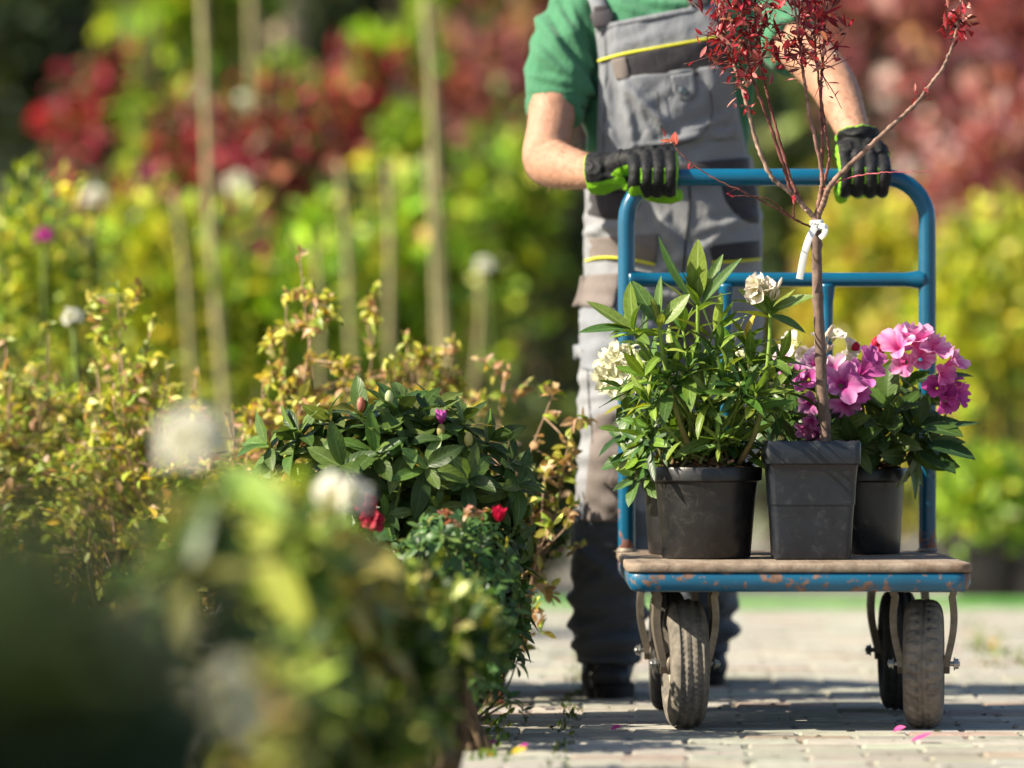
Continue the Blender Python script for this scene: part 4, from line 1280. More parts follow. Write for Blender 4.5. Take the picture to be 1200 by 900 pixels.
# cuffs that slump over the boots, baggy knee, cargo pockets' swell
for (x, y) in ((.197, 9.883), (.399, 10.318)):
    blob(mb, (x + .003, y, .118), (.083, .085, .034), 28, 12)
    blob(mb, (x - .004, y + .005, .185), (.075, .078, .040), 28, 12)
    blob(mb, (x, y, .077), (.064, .07, .012), 24, 8)
blob(mb, (.212, 9.79, .49), (.074, .072, .085), 24, 12)
blob(mb, (.432, 10.0, .50), (.074, .072, .085), 24, 12)
me = remesh(mb, .0055, 8)
co_, no_ = get_co(me), get_no(me)
base_tree = BVHTree.FromPolygons([tuple(c_) for c_ in co_], [tuple(p.vertices) for p in me.polygons])
out = co_.copy(); colv = np.zeros((len(co_), 3))
for i in range(len(co_)):
    p = co_[i]
    z = p[2]
    left = p[0] < .318
    rdg = ridges(p, no_[i], TROUSER)
    d = folds(p, no_[i], .0052 if z > .6 else .0062, (11, 11, 21), .8 if left else -.8, 1.7)
    if z < .30:
        kx = (.196 if left else .399)
        d += .0062 * math.sin(z * 2 * math.pi / .058 + 2.2 * noise.noise(Vector(p * 11)) + (p[0] - kx) * 16) * min(1, (.30 - z) / .12) * min(1, max(0, (z - .085) / .03))
    if .72 < z < .86: d += .004 * math.sin(z * 2 * math.pi / .035 + (p[0] - .32) * (24 if left else -24)) * (1 - abs(z - .79) / .07)
    if abs(z - .52) < .14: d += .006 * math.sin(z * 2 * math.pi / .07 + 3 * noise.noise(Vector(p * 9))) * (1 - abs(z - .52) / .14)
    out[i] = p + no_[i] * (d + rdg)
    # pale grey workwear, taupe knee; shade on the lower legs painted in as navy
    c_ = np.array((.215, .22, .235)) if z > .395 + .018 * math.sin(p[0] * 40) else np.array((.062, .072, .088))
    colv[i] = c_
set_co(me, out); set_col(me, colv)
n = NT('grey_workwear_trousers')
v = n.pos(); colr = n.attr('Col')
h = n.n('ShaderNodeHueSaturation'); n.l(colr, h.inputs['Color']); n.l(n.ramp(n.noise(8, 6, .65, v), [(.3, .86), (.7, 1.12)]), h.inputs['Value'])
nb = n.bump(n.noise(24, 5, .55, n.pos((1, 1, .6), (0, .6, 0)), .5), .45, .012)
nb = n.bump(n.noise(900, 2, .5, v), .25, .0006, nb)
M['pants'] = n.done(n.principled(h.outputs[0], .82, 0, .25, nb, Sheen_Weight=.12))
pants_tree = BVHTree.FromPolygons([tuple(c_) for c_ in out], [tuple(p.vertices) for p in me.polygons])
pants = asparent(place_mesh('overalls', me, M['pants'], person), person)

# smooth front of the chest for the bib
tm = MB(); loft_z(tm, [(.97, .327, 9.93, .178, .124)] + [(z, a, b, c_ + .018, d + .016) for z, a, b, c_, d in torso[1:6]] + [(1.50, .323, 9.92, .09, .075)], 2.3)
tme = tm.mesh('tmp')
torso_tree = BVHTree.FromPolygons([v_.co[:] for v_ in tme.vertices], [tuple(p.vertices) for p in tme.polygons])
shirt_tree = BVHTree.FromPolygons([tuple(np.array(v_.co) + np.array(PO)) for v_ in shirt.data.vertices], [tuple(p.vertices) for p in shirt.data.polygons])


def front(x, z, trees):
    best = None
    for t in trees:
        h_ = t.ray_cast(Vector((x, 9.0, z)), Vector((0, 1, 0)))
        if h_[0] is not None and (best is None or h_[0].y < best): best = h_[0].y
    if best is None:
        for t in trees:
            h_ = t.find_nearest(Vector((x, 9.88, z)))
            if h_[0] is not None and (best is None or h_[0].y < best): best = h_[0].y
    return best


YB = 9.80
def fx(px): return (px - 600) * YB / FPX
def fz(py): return CAMZ + (490 - py) * YB / FPX


def patch(mb, rows, trees, off, th=.0035, nc=18, nsub=6, wr=.0, seed=0.):
    """cloth panel laid on the body: rows of (left px, right px) pairs, top to bottom"""
    L_ = np.array([[*r[0], *r[1]] for r in rows], float)
    D = smooth_path(L_, (len(rows) - 1) * nsub + 1) if len(rows) > 2 else np.array([L_[0] * (1 - t) + L_[1] * t for t in np.linspace(0, 1, nsub + 1)])
    m = len(D)
    F = np.zeros((m, nc, 3))
    for i in range(m):
        for j in range(nc):
            t = j / (nc - 1)
            x, z = fx(D[i, 0] * (1 - t) + D[i, 2] * t), fz(D[i, 1] * (1 - t) + D[i, 3] * t)
            y = front(x, z, trees) - off
            if wr: y -= ridges((x, 9.8, z), (0, -1, 0), BIBF) * (1. if wr > .004 else .5)
            if wr: y -= wr * noise.noise(Vector((x * 22 + z * 13 + seed, z * 14 - x * 10, seed))) + wr * .6 * (1 - 2 * abs(noise.noise(Vector((x * 12 - z * 17, z * 12, seed + 5)))))
            F[i, j] = (x, y, z)
    # even out the jumps at the silhouette
    for _ in range(2): F[1:-1, 1:-1, 1] = (F[:-2, 1:-1, 1] + F[2:, 1:-1, 1] + F[1:-1, :-2, 1] + F[1:-1, 2:, 1] + 2 * F[1:-1, 1:-1, 1]) / 6
    Bk = F.copy(); Bk[..., 1] += th
    Fi = F.copy(); Fi[0, :, 1] += th * .35; Fi[-1, :, 1] += th * .35; Fi[:, 0, 1] += th * .35; Fi[:, -1, 1] += th * .35
    k = m * nc
    q = grid_quads(m, nc)
    rim = []
    for j in range(nc - 1):
        rim += [[j, j + k, j + 1 + k, j + 1], [(m - 1) * nc + j + 1, (m - 1) * nc + j + 1 + k, (m - 1) * nc + j + k, (m - 1) * nc + j]]
    for i in range(m - 1):
        rim += [[(i + 1) * nc, (i + 1) * nc + k, i * nc + k, i * nc], [i * nc + nc - 1, i * nc + nc - 1 + k, (i + 1) * nc + nc - 1 + k, (i + 1) * nc + nc - 1]]
    mb.add(np.vstack((Fi.reshape(-1, 3), Bk.reshape(-1, 3))), np.vstack((q, q[:, ::-1] + k, rim)))
    return F


def cord(mb, pxs, trees, off, r, n=40):
    D = smooth_path(np.array(pxs, float), n)
    P = [(fx(a), front(fx(a), fz(b), trees) - off, fz(b)) for a, b in D]
    tube(mb, P, r, 8)


TT = [torso_tree, base_tree]
BIBF = [(732, 100, 776, 146, .010, 5), (730, 96, 742, 168, .007, 4), (708, 95, 716, 170, .006, 4), (700, 140, 730, 182, .006, 5), (770, 178, 850, 140, .005, 6), (835, 95, 862, 150, .006, 6), (745, 120, 765, 165, .005, 4), (720, 60, 770, 40, .004, 5), (800, 165, 868, 150, .004, 4)]
mb = MB()
patch(mb, [((697, 31), (841, 4)), ((702, 72), (850, 42)), ((701.5, 110), (859, 95)), ((700, 150), (869, 140)), ((700, 184), (877, 176)), ((699, 206), (880, 200))], TT, .012, .004, 50, 12, .005, 2.)
asparent(mb.build('bib', M['grey_twill'], pants, True), person)
mb = MB()      # stitched hem along the top of the bib
patch(mb, [((698, 30), (842, 3)), ((699, 36), (843, 9))], TT, .0145, .003, 40, 3)
mb.build('bib_hem', M['grey_twill'], pants)
mb = MB(); cord(mb, [(701, 71), (730, 64), (765, 58), (810, 50), (851, 42)], TT, .0165, .0029)
mb.build('piping', M['yellow_pipe'], pants)
mb = MB(); patch(mb, [((716, 68), (851, 44)), ((719, 84), (854, 60)), ((727, 97), (857, 74)), ((753, 105), (859, 80))], TT, .0175, .004, 26, 7, .0025, 5.)
mb.build('pocket_flap', M['dark_twill'], pants)
mb = MB(); patch(mb, [((716, 70), (733, 67)), ((719, 84), (736, 80)), ((722, 94), (739, 94))], TT, .0195, .003, 8, 5, .003, 8.)
mb.build('pocket_flap', M['brown_twill'], pants)
mb = MB(); patch(mb, [((722, 92), (856, 76)), ((728, 120), (861, 108)), ((733, 150), (866, 140)), ((739, 173), (868, 160))], TT, .0165, .004, 44, 13, .0085, 11.)
mb.build('chest_pocket', M['grey_twill'], pants)
mb = MB(); patch(mb, [((785, 90), (812, 86)), ((787, 100), (814, 97)), ((789, 110), (815, 110)), ((797, 119), (806, 118))], TT, .0235, .0035, 12, 6)
asparent(mb.build('pocket_tab', M['grey_twill'], pants), person)
mb = MB()
bx_, bz_ = fx(800), fz(108); by_ = front(bx_, bz_, TT) - .026
lathe(mb, [(.0085, 0), (.0085, -.002), (.007, -.0035), (.0055, -.0025), (.004, -.003), (.0004, -.003)], (bx_, by_, bz_), 'y', 24)
mb.build('button', plain('grey_snap', (.12, .15, .17), .35, .8), pants)
mb = MB()
cord(mb, [(770, 108), (772, 130), (776, 172)], TT, .0235, .0011); cord(mb, [(832, 108), (834, 135), (820, 160), (795, 170), (776, 172)], TT, .0228, .0011)
cord(mb, [(708, 40), (710, 72), (709, 120), (707, 175)], TT, .0165, .0008)
mb.build('seam', M['dark_seam'], pants)
mb = MB(); patch(mb, [((699, 203), (880, 183)), ((699, 222), (882, 210))], TT, .0165, .004, 36, 5, .001)
mb.build('waistband', M['dark_twill'], pants)
PT = [pants_tree]
mb = MB(); patch(mb, [((846, 216), (889, 213)), ((852, 236), (891, 236)), ((868, 254), (892, 254)), ((880, 260), (892, 260))], PT, .003, .004, 14, 7)
mb.build('hip_pocket', M['dark_twill'], pants)
mb = MB(); patch(mb, [((692, 222), (752, 222)), ((690, 236), (750, 240)), ((689, 246), (735, 256)), ((690, 250), (712, 256))], PT, .003, .004, 16, 7)
mb.build('hip_pocket', M['dark_twill'], pants)
mb = MB(); patch(mb, [((688, 278), (772, 274)), ((687, 292), (771, 292)), ((687, 303), (768, 309))], PT, .003, .004, 20, 6, .0015)
mb.build('thigh_band', M['brown_twill'], pants)
mb = MB(); patch(mb, [((831, 288), (893, 280)), ((834, 298), (894, 292)), ((836, 306), (894, 303))], PT, .003, .004, 16, 6)
mb.build('thigh_band', M['dark_twill'], pants)
mb = MB(); cord(mb, [(687, 304), (705, 301), (735, 303), (768, 310)], PT, .007, .0026)
mb.build('piping', M['yellow_pipe'], pants)
mb = MB(); cord(mb, [(835, 307), (860, 306), (894, 302)], PT, .007, .0026)
mb.build('piping', M['yellow_pipe'], pants)
mb = MB(); cord(mb, [(808, 215), (808, 245), (804, 280), (800, 330), (797, 350)], PT, .0015, .0018)
cord(mb, [(690, 320), (688, 400), (690, 470), (694, 520), (690, 560), (686, 600)], PT, .0012, .0013)
mb.build('seam', M['dark_seam'], pants)
mb = MB(); patch(mb, [((681, 322), (726, 320)), ((677, 342), (725, 338)), ((671, 358), (718, 362))], PT, .012, .005, 16, 7, .002)
asparent(mb.build('cargo_pocket', M['brown_twill'], pants), person)
mb = MB(); patch(mb, [((679, 360), (722, 360)), ((680, 395), (722, 400)), ((681, 432), (720, 440))], PT, .007, .004, 16, 9, .004)
mb.build('cargo_pocket', M['grey_twill'], pants)
mb = MB(); patch(mb, [((672, 404), (683, 402)), ((673, 422), (683, 420))], PT, .008, .006, 6, 4)
mb.build('tool_loop', M['grey_twill'], pants)
mb = MB(); patch(mb, [((698, 486), (742, 476)), ((692, 510), (746, 508)), ((688, 550), (745, 555)), ((684, 590), (742, 596)), ((682, 610), (738, 612))], PT, .004, .004, 18, 9, .004, 3.)
mb.build('knee_patch', M['brown_twill'], pants)
mb = MB(); patch(mb, [((795, 360), (850, 358)), ((790, 395), (846, 395))], PT, .004, .004, 14, 6, .002)
mb.build('cargo_pocket', M['brown_twill'], pants)
# straps and buckles
ST = [torso_tree, shirt_tree]


def strap(xs, side):
    mb = MB()
    path = []
    for (px, py) in xs:
        x, z = fx(px), fz(py); path.append(np.array((x, front(x, z, ST) - .012, z)))
    top = path[-1]
    for dx, y, z in ((side * .004, 9.862, 1.468), (side * .006, 9.92, 1.486), (side * .0, 9.985, 1.455), (-side * .02, 10.02, 1.38), (-side * .06, 10.045, 1.22), (-side * .10, 10.055, 1.10)):
        path.append(np.array((top[0] + dx, y, z)))
    p = smooth_path(path, 60)
    for i in range(60):      # keep it on the cloth
        h_ = shirt_tree.find_nearest(Vector(p[i]))
        d = Vector(p[i]) - h_[0]
        if d.length < .006 or d.dot(h_[1]) < 0: p[i] = np.array(h_[0] + h_[1] * .007)
    T, Aa, Bb = frames(p)
    S = np.array([norm(np.array((1, .0, .0)) - t * t[0]) for t in T]); N_ = norm(np.cross(S, T))
    v_ = np.stack((p - S * .017 + N_ * .0015, p + S * .017 + N_ * .0015, p + S * .017 - N_ * .0015, p - S * .017 - N_ * .0015), 1).reshape(-1, 3)
    q = grid_quads(60, 4, True)
    mb.add(v_, np.vstack((q, [[3, 2, 1, 0], [236, 237, 238, 239]])))
    o = asparent(mb.build('strap', M['grey_twill'], pants), person)
    mb = MB()
    i0 = 7
    c_ = p[i0]; Rm = np.stack((S[i0], T[i0], N_[i0]), 1)
    sgn = -1 if N_[i0][1] > 0 else 1
    def bx(lo, hi, b=.002):
        lo, hi = np.array(lo), np.array(hi)
        m2 = MB(); box(m2, lo, hi, b)
        mb.add(np.concatenate(m2.v) @ Rm.T + c_, np.concatenate(m2.q) if m2.q else None, np.concatenate(m2.tr) if m2.tr else None)
    a_, b_ = (.002, .009) if sgn > 0 else (-.009, -.002)
    bx((-.020, -.018, min(a_, b_)), (.020, .016, max(a_, b_)), .003)
    bx((-.014, .016, min(a_, b_)), (.014, .026, max(a_, b_) - .001), .002)
    bx((-.023, -.006, min(a_, b_)), (-.0195, .010, max(a_, b_) - .002), .0015)
    bx((.0195, -.006, min(a_, b_)), (.023, .010, max(a_, b_) - .002), .0015)
    mb.build('buckle', M['buckle'], pants, True, 40)


M['buckle'] = plain('dark_plastic_buckle', (.055, .048, .05), .45, 0, .5, .2)
strap([(708, 36), (706, 24), (703, 8), (697, -10), (692, -25)], 1)
strap([(818, 14), (817, 0), (816, -15), (817, -28)], -1)

# --- gloves
n = NT('glove_leather'); v = n.pos(); colr = n.attr('Col')
nb = n.bump(n.noise(70, 5, .6, n.pos((1, 1, .5)), .6), .5, .004)
M['glove'] = n.done(n.principled(colr, .62, 0, .22, n.bump(n.noise(500, 3, .5, v), .2, .0005, nb)))
BLK, GRN = np.array((.010, .0105, .012)), np.array((.17, .40, .015))
BY, BZ = 9.45, 1.035


def glove(wrist, wdir, fxs, knz, thumb, lens, cuff):
    mb = MB()
    wrist, wdir = np.array(wrist), norm(np.array(wdir))
    Rf = .0295
    for i, x in enumerate(fxs):
        t = (i - 1.5) / 3
        side = norm(np.cross(wdir, (0, 0.4, 1.)))
        K = np.array((x, BY + .014, BZ + .0385 + knz[i]))
        w0 = wrist + np.array((.012 * (x - np.mean(fxs)) / .04, 0, 0)) + np.array((0, 0, -.004))
        mid = w0 * .45 + K * .55 + np.array((0, -.002, .006))
        limb(mb, [w0 - wdir * .03, w0, mid, K], [.027, .0265, .0245, .0195], 16, 14)
        pts = [K]
        for a in np.linspace(62, 62 + lens[i], 9):      # round the bar
            r = math.radians(a)
            pts.append(np.array((x + .002 * math.sin(r * 2), BY - Rf * math.sin(r - .0) * 1.02, BZ + Rf * math.cos(r))))
        rr = np.array([.0165] + list(np.linspace(.0152, .0122, 9))) * (.94 if i == 3 else 1)
        rr[4] *= 1.03
        limb(mb, pts, rr, 26, 16)
    limb(mb, thumb, [.018, .0165, .0145, .0125], 18, 14)
    # cuff
    limb(mb, [wrist - wdir * cuff, wrist - wdir * cuff * .6, wrist, wrist + wdir * .03], [.0415, .0410, .0345, .032], 16, 28)
    me = remesh(mb, .0021, 9)
    co_, no_ = get_co(me), get_no(me)
    mids = [(a + b) / 2 for a, b in zip(fxs[:-1], fxs[1:])]
    col = np.zeros((len(co_), 3)); out = co_.copy()
    xin, xout = fxs[0], fxs[-1]
    for i in range(len(co_)):
        p = co_[i]; c_ = BLK
        d = .0014 * noise.noise(Vector(p * 50)) + .0006 * noise.noise(Vector(p * 120))
        wd = np.dot(p - wrist, wdir)
        if wd < .03: d += .0035 * (1 - 2 * abs(noise.noise(Vector((p[0] * 35, p[1] * 35, p[2] * 60))))) * (1 if wd > -.04 else .4)
        if p[1] < BY - .008 and wd > .045:
            for m_ in mids:
                if abs(p[0] - m_) < .0012 * (1.3 - abs(p[2] - BZ) / .03) and BZ - .014 < p[2] < BZ + .017: c_ = GRN
        # palm side and thumb are bright green
        if p[1] > BY - .012 and p[2] < BZ - .008: c_ = GRN
        if no_[i][2] < -.45 and wd < .075: c_ = GRN
        if abs(wd + cuff - .0005) < .0016: c_ = GRN
        sgn = 1 if xin > xout else -1
        e = sgn * (p[0] - xin)
        if e > .0105: c_ = GRN if e < .0150 else c_
        col[i] = c_ * (1 + .25 * noise.noise(Vector(p * 90)))
        out[i] = p + no_[i] * d
    set_co(me, out); set_col(me, np.clip(col, 0, 1))
    return place_mesh('glove', me, M['glove'], person)


glove((.200, 9.512, 1.050), (.95, -.38, .12), (.3075, .2835, .2605, .2385), (.004, .007, .004, -.003),
      [(.225, 9.50, 1.030), (.265, 9.488, 1.008), (.300, 9.468, .998), (.327, 9.448, 1.000)], (150, 165, 165, 150), .048)
glove((.678, 9.495, 1.096), (.10, -.30, -.95), (.6465, .6715, .6965, .7205), (.002, .006, .004, -.002),
      [(.664, 9.495, 1.07), (.648, 9.488, 1.035), (.640, 9.476, 1.008), (.641, 9.452, .994)], (150, 160, 160, 145), .030)

# --- boots
M['boot'] = plain('black_boot_leather', (.012, .012, .013), .55, 0, .4, .3, 25, 120, .5, .002, dust=((.05, .045, .035), .62, .5))
M['sole'] = plain('boot_sole', (.014, .013, .013), .8, 0, .2, .2, 30, 100, .4, .002)


def boot(x, yt, yaw):
    L = .29
    Rm = np.array(Matrix.Rotation(math.radians(yaw), 3, 'Z'))
    c_ = np.array((x, yt + .10, 0))
    def tr(p): return np.asarray(p, float) @ Rm.T + c_
    mb = MB()
    limb(mb, [tr((0, -.055, .050)), tr((0, -.03, .052)), tr((0, .03, .066)), tr((0, .09, .075)), tr((0, .145, .065))], [.044, .049, .050, .050, .044], 26, 26)
    limb(mb, [tr((0, .095, .06)), tr((0, .10, .12)), tr((0, .105, .17))], [.052, .050, .050], 14, 24)
    blob(mb, tr((0, -.048, .043)), (.050, .050, .036), 24, 14)
    # welt
    m2 = MB()
    pr = []
    for t in np.linspace(0, 2 * math.pi, 44, endpoint=False):
        yy = math.cos(t) * .147 + .045; w_ = .050 * abs(math.sin(t)) ** .75 * np.sign(math.sin(t)) * (1.0 + .08 * (yy < .03) - .10 * (.03 < yy < .10))
        pr.append((w_, yy))
    pr = np.array(pr)
    v_ = np.concatenate([np.column_stack((pr * s, np.full(44, z))) for s, z in ((.93, .001), (1.0, .004), (1.02, .020), (1.0, .026), (.93, .028))])
    v_ = np.vstack((v_, [[0, .045, .001], [0, .045, .028]]))
    j = np.arange(44); j2 = (j + 1) % 44
    t_ = np.vstack((np.stack((j, j2, np.full(44, 220)), 1), np.stack((j2 + 176, j + 176, np.full(44, 221)), 1)))
    me = remesh(mb, .0045, 4)
    co_, no_ = get_co(me), get_no(me)
    for i in range(len(co_)):
        q = co_[i]
        co_[i] = q + no_[i] * (.0028 * (1 - 2 * abs(noise.noise(Vector((q[0] * 20, q[1] * 40, q[2] * 40))))))
    co_[:, 2] = np.maximum(co_[:, 2], .012)
    set_co(me, co_)
    o = asparent(place_mesh('boot', me, M['boot'], person), person)
    m2.add(v_ @ Rm.T + c_, grid_quads(5, 44, True)[:, ::-1], t_)
    m2.build('sole', M['sole'], o, True, 40)
    m3 = MB()
    for k in range(4):
        yy, zz = -.012 + k * .022, .098 + k * .012 - .004
        tube(m3, smooth_path([tr((-.026, yy, zz - .008)), tr((0, yy - .006, zz + .014)), tr((.026, yy + .012, zz - .004))], 9), .0028, 7, (.03, .03, .03))
        tube(m3, smooth_path([tr((.026, yy, zz - .008)), tr((0, yy - .004, zz + .016)), tr((-.026, yy + .012, zz - .004))], 9), .0028, 7, (.03, .03, .03))
    m3.build('lace', M['sole'], o)


boot(.194, 9.80, -4)
boot(.400, 10.225, 6)
# ------------------------------------------------------------------ shrubs in the left hand rows (sharp ones first)
DRY = [(.42, .42, .055), (.50, .47, .08), (.29, .37, .04), (.38, .22, .11), (.50, .34, .17), (.22, .30, .045), (.58, .54, .18)]


def dry_shrub(base, w, d, top, n, cols, wts, label, L=.027, tall=(), lean=0., leafn=26, lo=.3, col=(.26, .17, .11)):
    """upright thin stems with small curled leaves in pairs, browning"""
    root = empty('dry_shrub', base, label, 'shrub', 'small leaved shrubs browning in the left rows')
    ms, ml = MB(), MB()
    b = np.array(base)
    P, D, Nn, Ls = [], [], [], []
    def stem(p0, p1, r, nl, twigs):
        mid = (p0 + p1) / 2 + R.normal(0, .035, 3) * np.array((1, 1, .2))
        p = smooth_path([p0, mid, p1], 14)
        k = R.uniform(.6, 1.5)
        tube(ms, p, np.linspace(r, r * .35, 14), 6, np.array(col) * k)
        for i in range(nl):
            t = R.uniform(lo, 1.0) ** .8; q = p[min(13, int(t * 13.99))]
            P.append(q + R.normal(0, .003, 3)); d = norm(R.normal(0, 1, 3) + np.array((0, 0, .15))); D.append(d)
            Nn.append(norm(R.normal(0, .8, 3) + np.array((-.3, -.2, .8)))); Ls.append(L * R.uniform(.5, 1.35))
        for i in range(twigs):
            q = p[R.randint(4, 13)]
            e = q + norm(R.normal(0, 1, 3) * np.array((1, 1, .6)) + np.array((0, -.1, .35))) * R.uniform(.04, .13)
            if e[2] > base[2] + .03: stem(q, e, r * .5, int(nl * .7), 0)
    for i in range(int(n * 2.1)):
        x, y = b[0] + R.uniform(-.25, .25) * w, b[1] + R.uniform(-.3, .3) * d
        hx = b[0] + R.uniform(-.5, .5) * w; hy = b[1] + R.uniform(-.5, .5) * d
        h = top * R.uniform(.62, 1.0) * (1 - .35 * abs((hx - b[0]) / w * 2) ** 3)
        stem(np.array((x, y, base[2] + .0)), np.array((hx + lean * h, hy, base[2] + h)), .0036, leafn, 6)
    for tx, tz in tall:
        y = b[1] + R.uniform(-.15, .15) * d
        stem(np.array((b[0] + (tx - b[0]) * .12, y, base[2])), np.array((tx, y, tz)), .0040, leafn * 2, 9)
    P, D, Nn, Ls = map(np.array, (P, D, Nn, Ls))
    leaves(ml, P, D, Nn, Ls, Ls * R.uniform(.38, .62, len(P)), palette(len(P), cols, wts, .3), 4, 1, R.uniform(.1, .7, len(P)), R.uniform(-.1, .7, len(P)))
    ms.build('stems', M['bark'], root); ml.build('leaves', M['leaf'], root)
    return root


W1 = [3, 2, 3, 1, 1.2, 3, 1]
W2 = [2, 2, 1.5, 2.4, 2.4, 1.5, 1.5]
dry_shrub((at(30, 0, 10.2)[0], 10.2, 0), .36, .5, .70, 24, DRY, W1, 'yellow green twiggy shrub at the far left edge, thin tan twigs standing above its leaves', tall=[(at(60, 0, 10.2)[0], at(0, 380, 10.2)[2]), (at(10, 0, 10.2)[0], at(0, 400, 10.2)[2])])
dry_shrub((at(165, 0, 10.0)[0], 10.0, 0), .34, .5, .72, 26, DRY, W1, 'yellow green twiggy shrub with an arching wilted tip, behind the blurred white bloom', tall=[(at(140, 0, 10.0)[0], at(0, 345, 10.0)[2]), (at(180, 0, 10.)[0], at(0, 375, 10.0)[2])])
dry_shrub((at(330, 0, 9.9)[0], 9.9, 0), .32, .5, .66, 24, DRY, W2, 'brown tipped shrub with the tallest wilted spire, left of the dark rhododendron bush', tall=[(at(352, 0, 9.9)[0], at(0, 300, 9.9)[2]), (at(335, 0, 9.9)[0], at(0, 345, 9.9)[2]), (at(372, 0, 9.9)[0], at(0, 350, 9.9)[2])])
dry_shrub((at(460, 0, 10.1)[0], 10.1, 0), .34, .5, .71, 28, DRY, W2, 'olive and brown dense shrub rising behind the dark rhododendron bush', tall=[(at(440, 0, 10.1)[0], at(0, 378, 10.1)[2]), (at(478, 0, 10.1)[0], at(0, 392, 10.1)[2]), (at(535, 0, 10.1)[0], at(0, 402, 10.1)[2])])
dry_shrub((at(560, 0, 9.9)[0], 9.9, 0), .18, .45, .57, 15, DRY, W2, 'sparse brown shrub with curled withered leaves, right of the dark rhododendron bush', tall=[(at(595, 0, 9.9)[0], at(0, 432, 9.9)[2])], leafn=13, lean=.04, lo=.5)
dry_shrub((at(552, 0, 9.62)[0], 9.62, 0), .10, .25, .46, 6, DRY, [1, 1, 1, 3, 3, 3, 1], 'thin withered twigs with rusty leaves beside the left trouser leg of the gardener', tall=[(at(648, 0, 9.62)[0], at(0, 462, 9.62)[2]), (at(672, 0, 9.62)[0], at(0, 490, 9.62)[2]), (at(640, 0, 9.62)[0], at(0, 540, 9.62)[2])], leafn=9, lean=.16, lo=.55)
# dark lower mass next to the leg
shrub('shrub', 'dark green low shrub under the withered twigs, beside the trouser leg', 'shrub', (at(575, 0, 9.7)[0], 9.7, 0), (at(585, 0, 9.7)[0], 9.7, .33), (.095, .16, .14), 1700, .032, .5, [(.03, .06, .014), (.05, .085, .018), (.08, .10, .02), (.14, .09, .02)], [4, 3, 1, .5], 16, .5)

# dark rhododendron bush with a purple bud
root = empty('rhododendron_bush', (at(470, 0, 9.0)[0], 9.05, 0), 'dark green broad leaved rhododendron bush with a single purple bud on top', 'shrub')
ms, ml = MB(), MB()
RD = [(.06, .11, .022), (.085, .145, .03), (.042, .08, .018), (.12, .18, .04)]
cx = at(465, 0, 9.0)[0]
for i in range(135):
    u = R.uniform(-1, 1); v_ = R.uniform(-1, 1)
    if u * u + v_ * v_ > 1: continue
    zt = .155 + (.605 - .155) * math.sqrt(max(.0, 1 - .62 * (u * u) ** 1.3 - .3 * v_ * v_))
    low = R.rand() ** 1.5
    t_ = np.array((cx + u * .225, 9.05 + v_ * .2, zt - low * .30))
    b0 = np.array((cx + u * .05, 9.05 + v_ * .05, .02))
    p = shoot([b0, b0 * .4 + t_ * .6 + np.array((0, 0, -.03)) + R.normal(0, .02, 3), t_], .005, .002, (.10, .07, .04), (.10, .14, .04), 9)
    ax = norm(np.array((u * .7, v_ * .6 - .15, .8)))
    whorl(ml, t_, ax, R.randint(7, 10), R.uniform(.062, .092), R.uniform(.32, .40), RD, R.uniform(.45, .95), 1.0, 5, 1, .22, .2)
for i in range(95):      # lower tiers of leaves down to the ground
    a_ = R.uniform(0, 6.28); rr_ = R.uniform(.55, 1.0)
    t_ = np.array((cx + math.cos(a_) * rr_ * .235, 9.05 + math.sin(a_) * rr_ * .2, R.uniform(.12, .42)))
    whorl(ml, t_, norm(np.array((math.cos(a_), math.sin(a_) - .2, .35))), 8, R.uniform(.06, .09), .36, RD, .6, 1., 5, 1, .22, .25)
for px, py in ((312, 520), (330, 540), (318, 560), (600, 540), (610, 565), (350, 505)):
    whorl(ml, at(px, py, 8.95), np.array((-.5 if px < 400 else .5, -.4, .6)), 8, .085, .36, RD, .6, 1., 5, 1, .22, .25)
for (px, py, Y, ax, L) in ((425, 488, 8.9, (-.1, -.3, .9), .1), (470, 482, 8.92, (.1, -.2, .9), .1), (385, 492, 8.95, (-.4, -.2, .8), .1), (505, 495, 8.93, (.1, -.3, .9), .095), (545, 492, 8.95, (.3, -.2, .8), .095), (575, 515, 8.95, (.6, -.2, .5), .09), (345, 515, 8.95, (-.7, -.2, .5), .1), (440, 530, 8.85, (0, -.7, .6), .095), (500, 545, 8.83, (.1, -.8, .4), .09), (400, 545, 8.85, (-.2, -.8, .4), .095), (550, 560, 8.86, (.3, -.7, .4), .085)):
    whorl(ml, at(px, py, Y), np.array(ax), 9, L, .36, RD, .5, 1.0, 6, 2, .22, .2)
ms.build('stems', M['bark'], root); ml.build('leaves', M['rhodo'], root)
mb = MB()
fc = at(517, 494, 8.88)
for i in range(7):
    a = R.uniform(0, 6.28); d = norm(np.array((math.cos(a) * .42, math.sin(a) * .42, 1)))
    e = fc + d * R.uniform(.016, .026)
    p = smooth_path([fc - d * .004, fc + d * .009, e], 8)
    tube(mb, p, [.0015, .0035, .0048, .0056, .0058, .005, .0035, .0012], 8, (.55, .10, .48) if i % 2 else (.66, .22, .58))
mb.build('flower', M['petal_purple'], root)
for (px, py, c_) in ((517, 505, (.30, .26, .06)), (456, 466, (.35, .40, .18)), (549, 515, (.42, .36, .08)), (423, 474, (.35, .10, .06))):
    mb = MB(); c0 = at(px, py, 8.9); blob(mb, c0, (.008, .008, .014), 10, 8, None, c_); mb.build('flower_bud', M['leaf'], root)

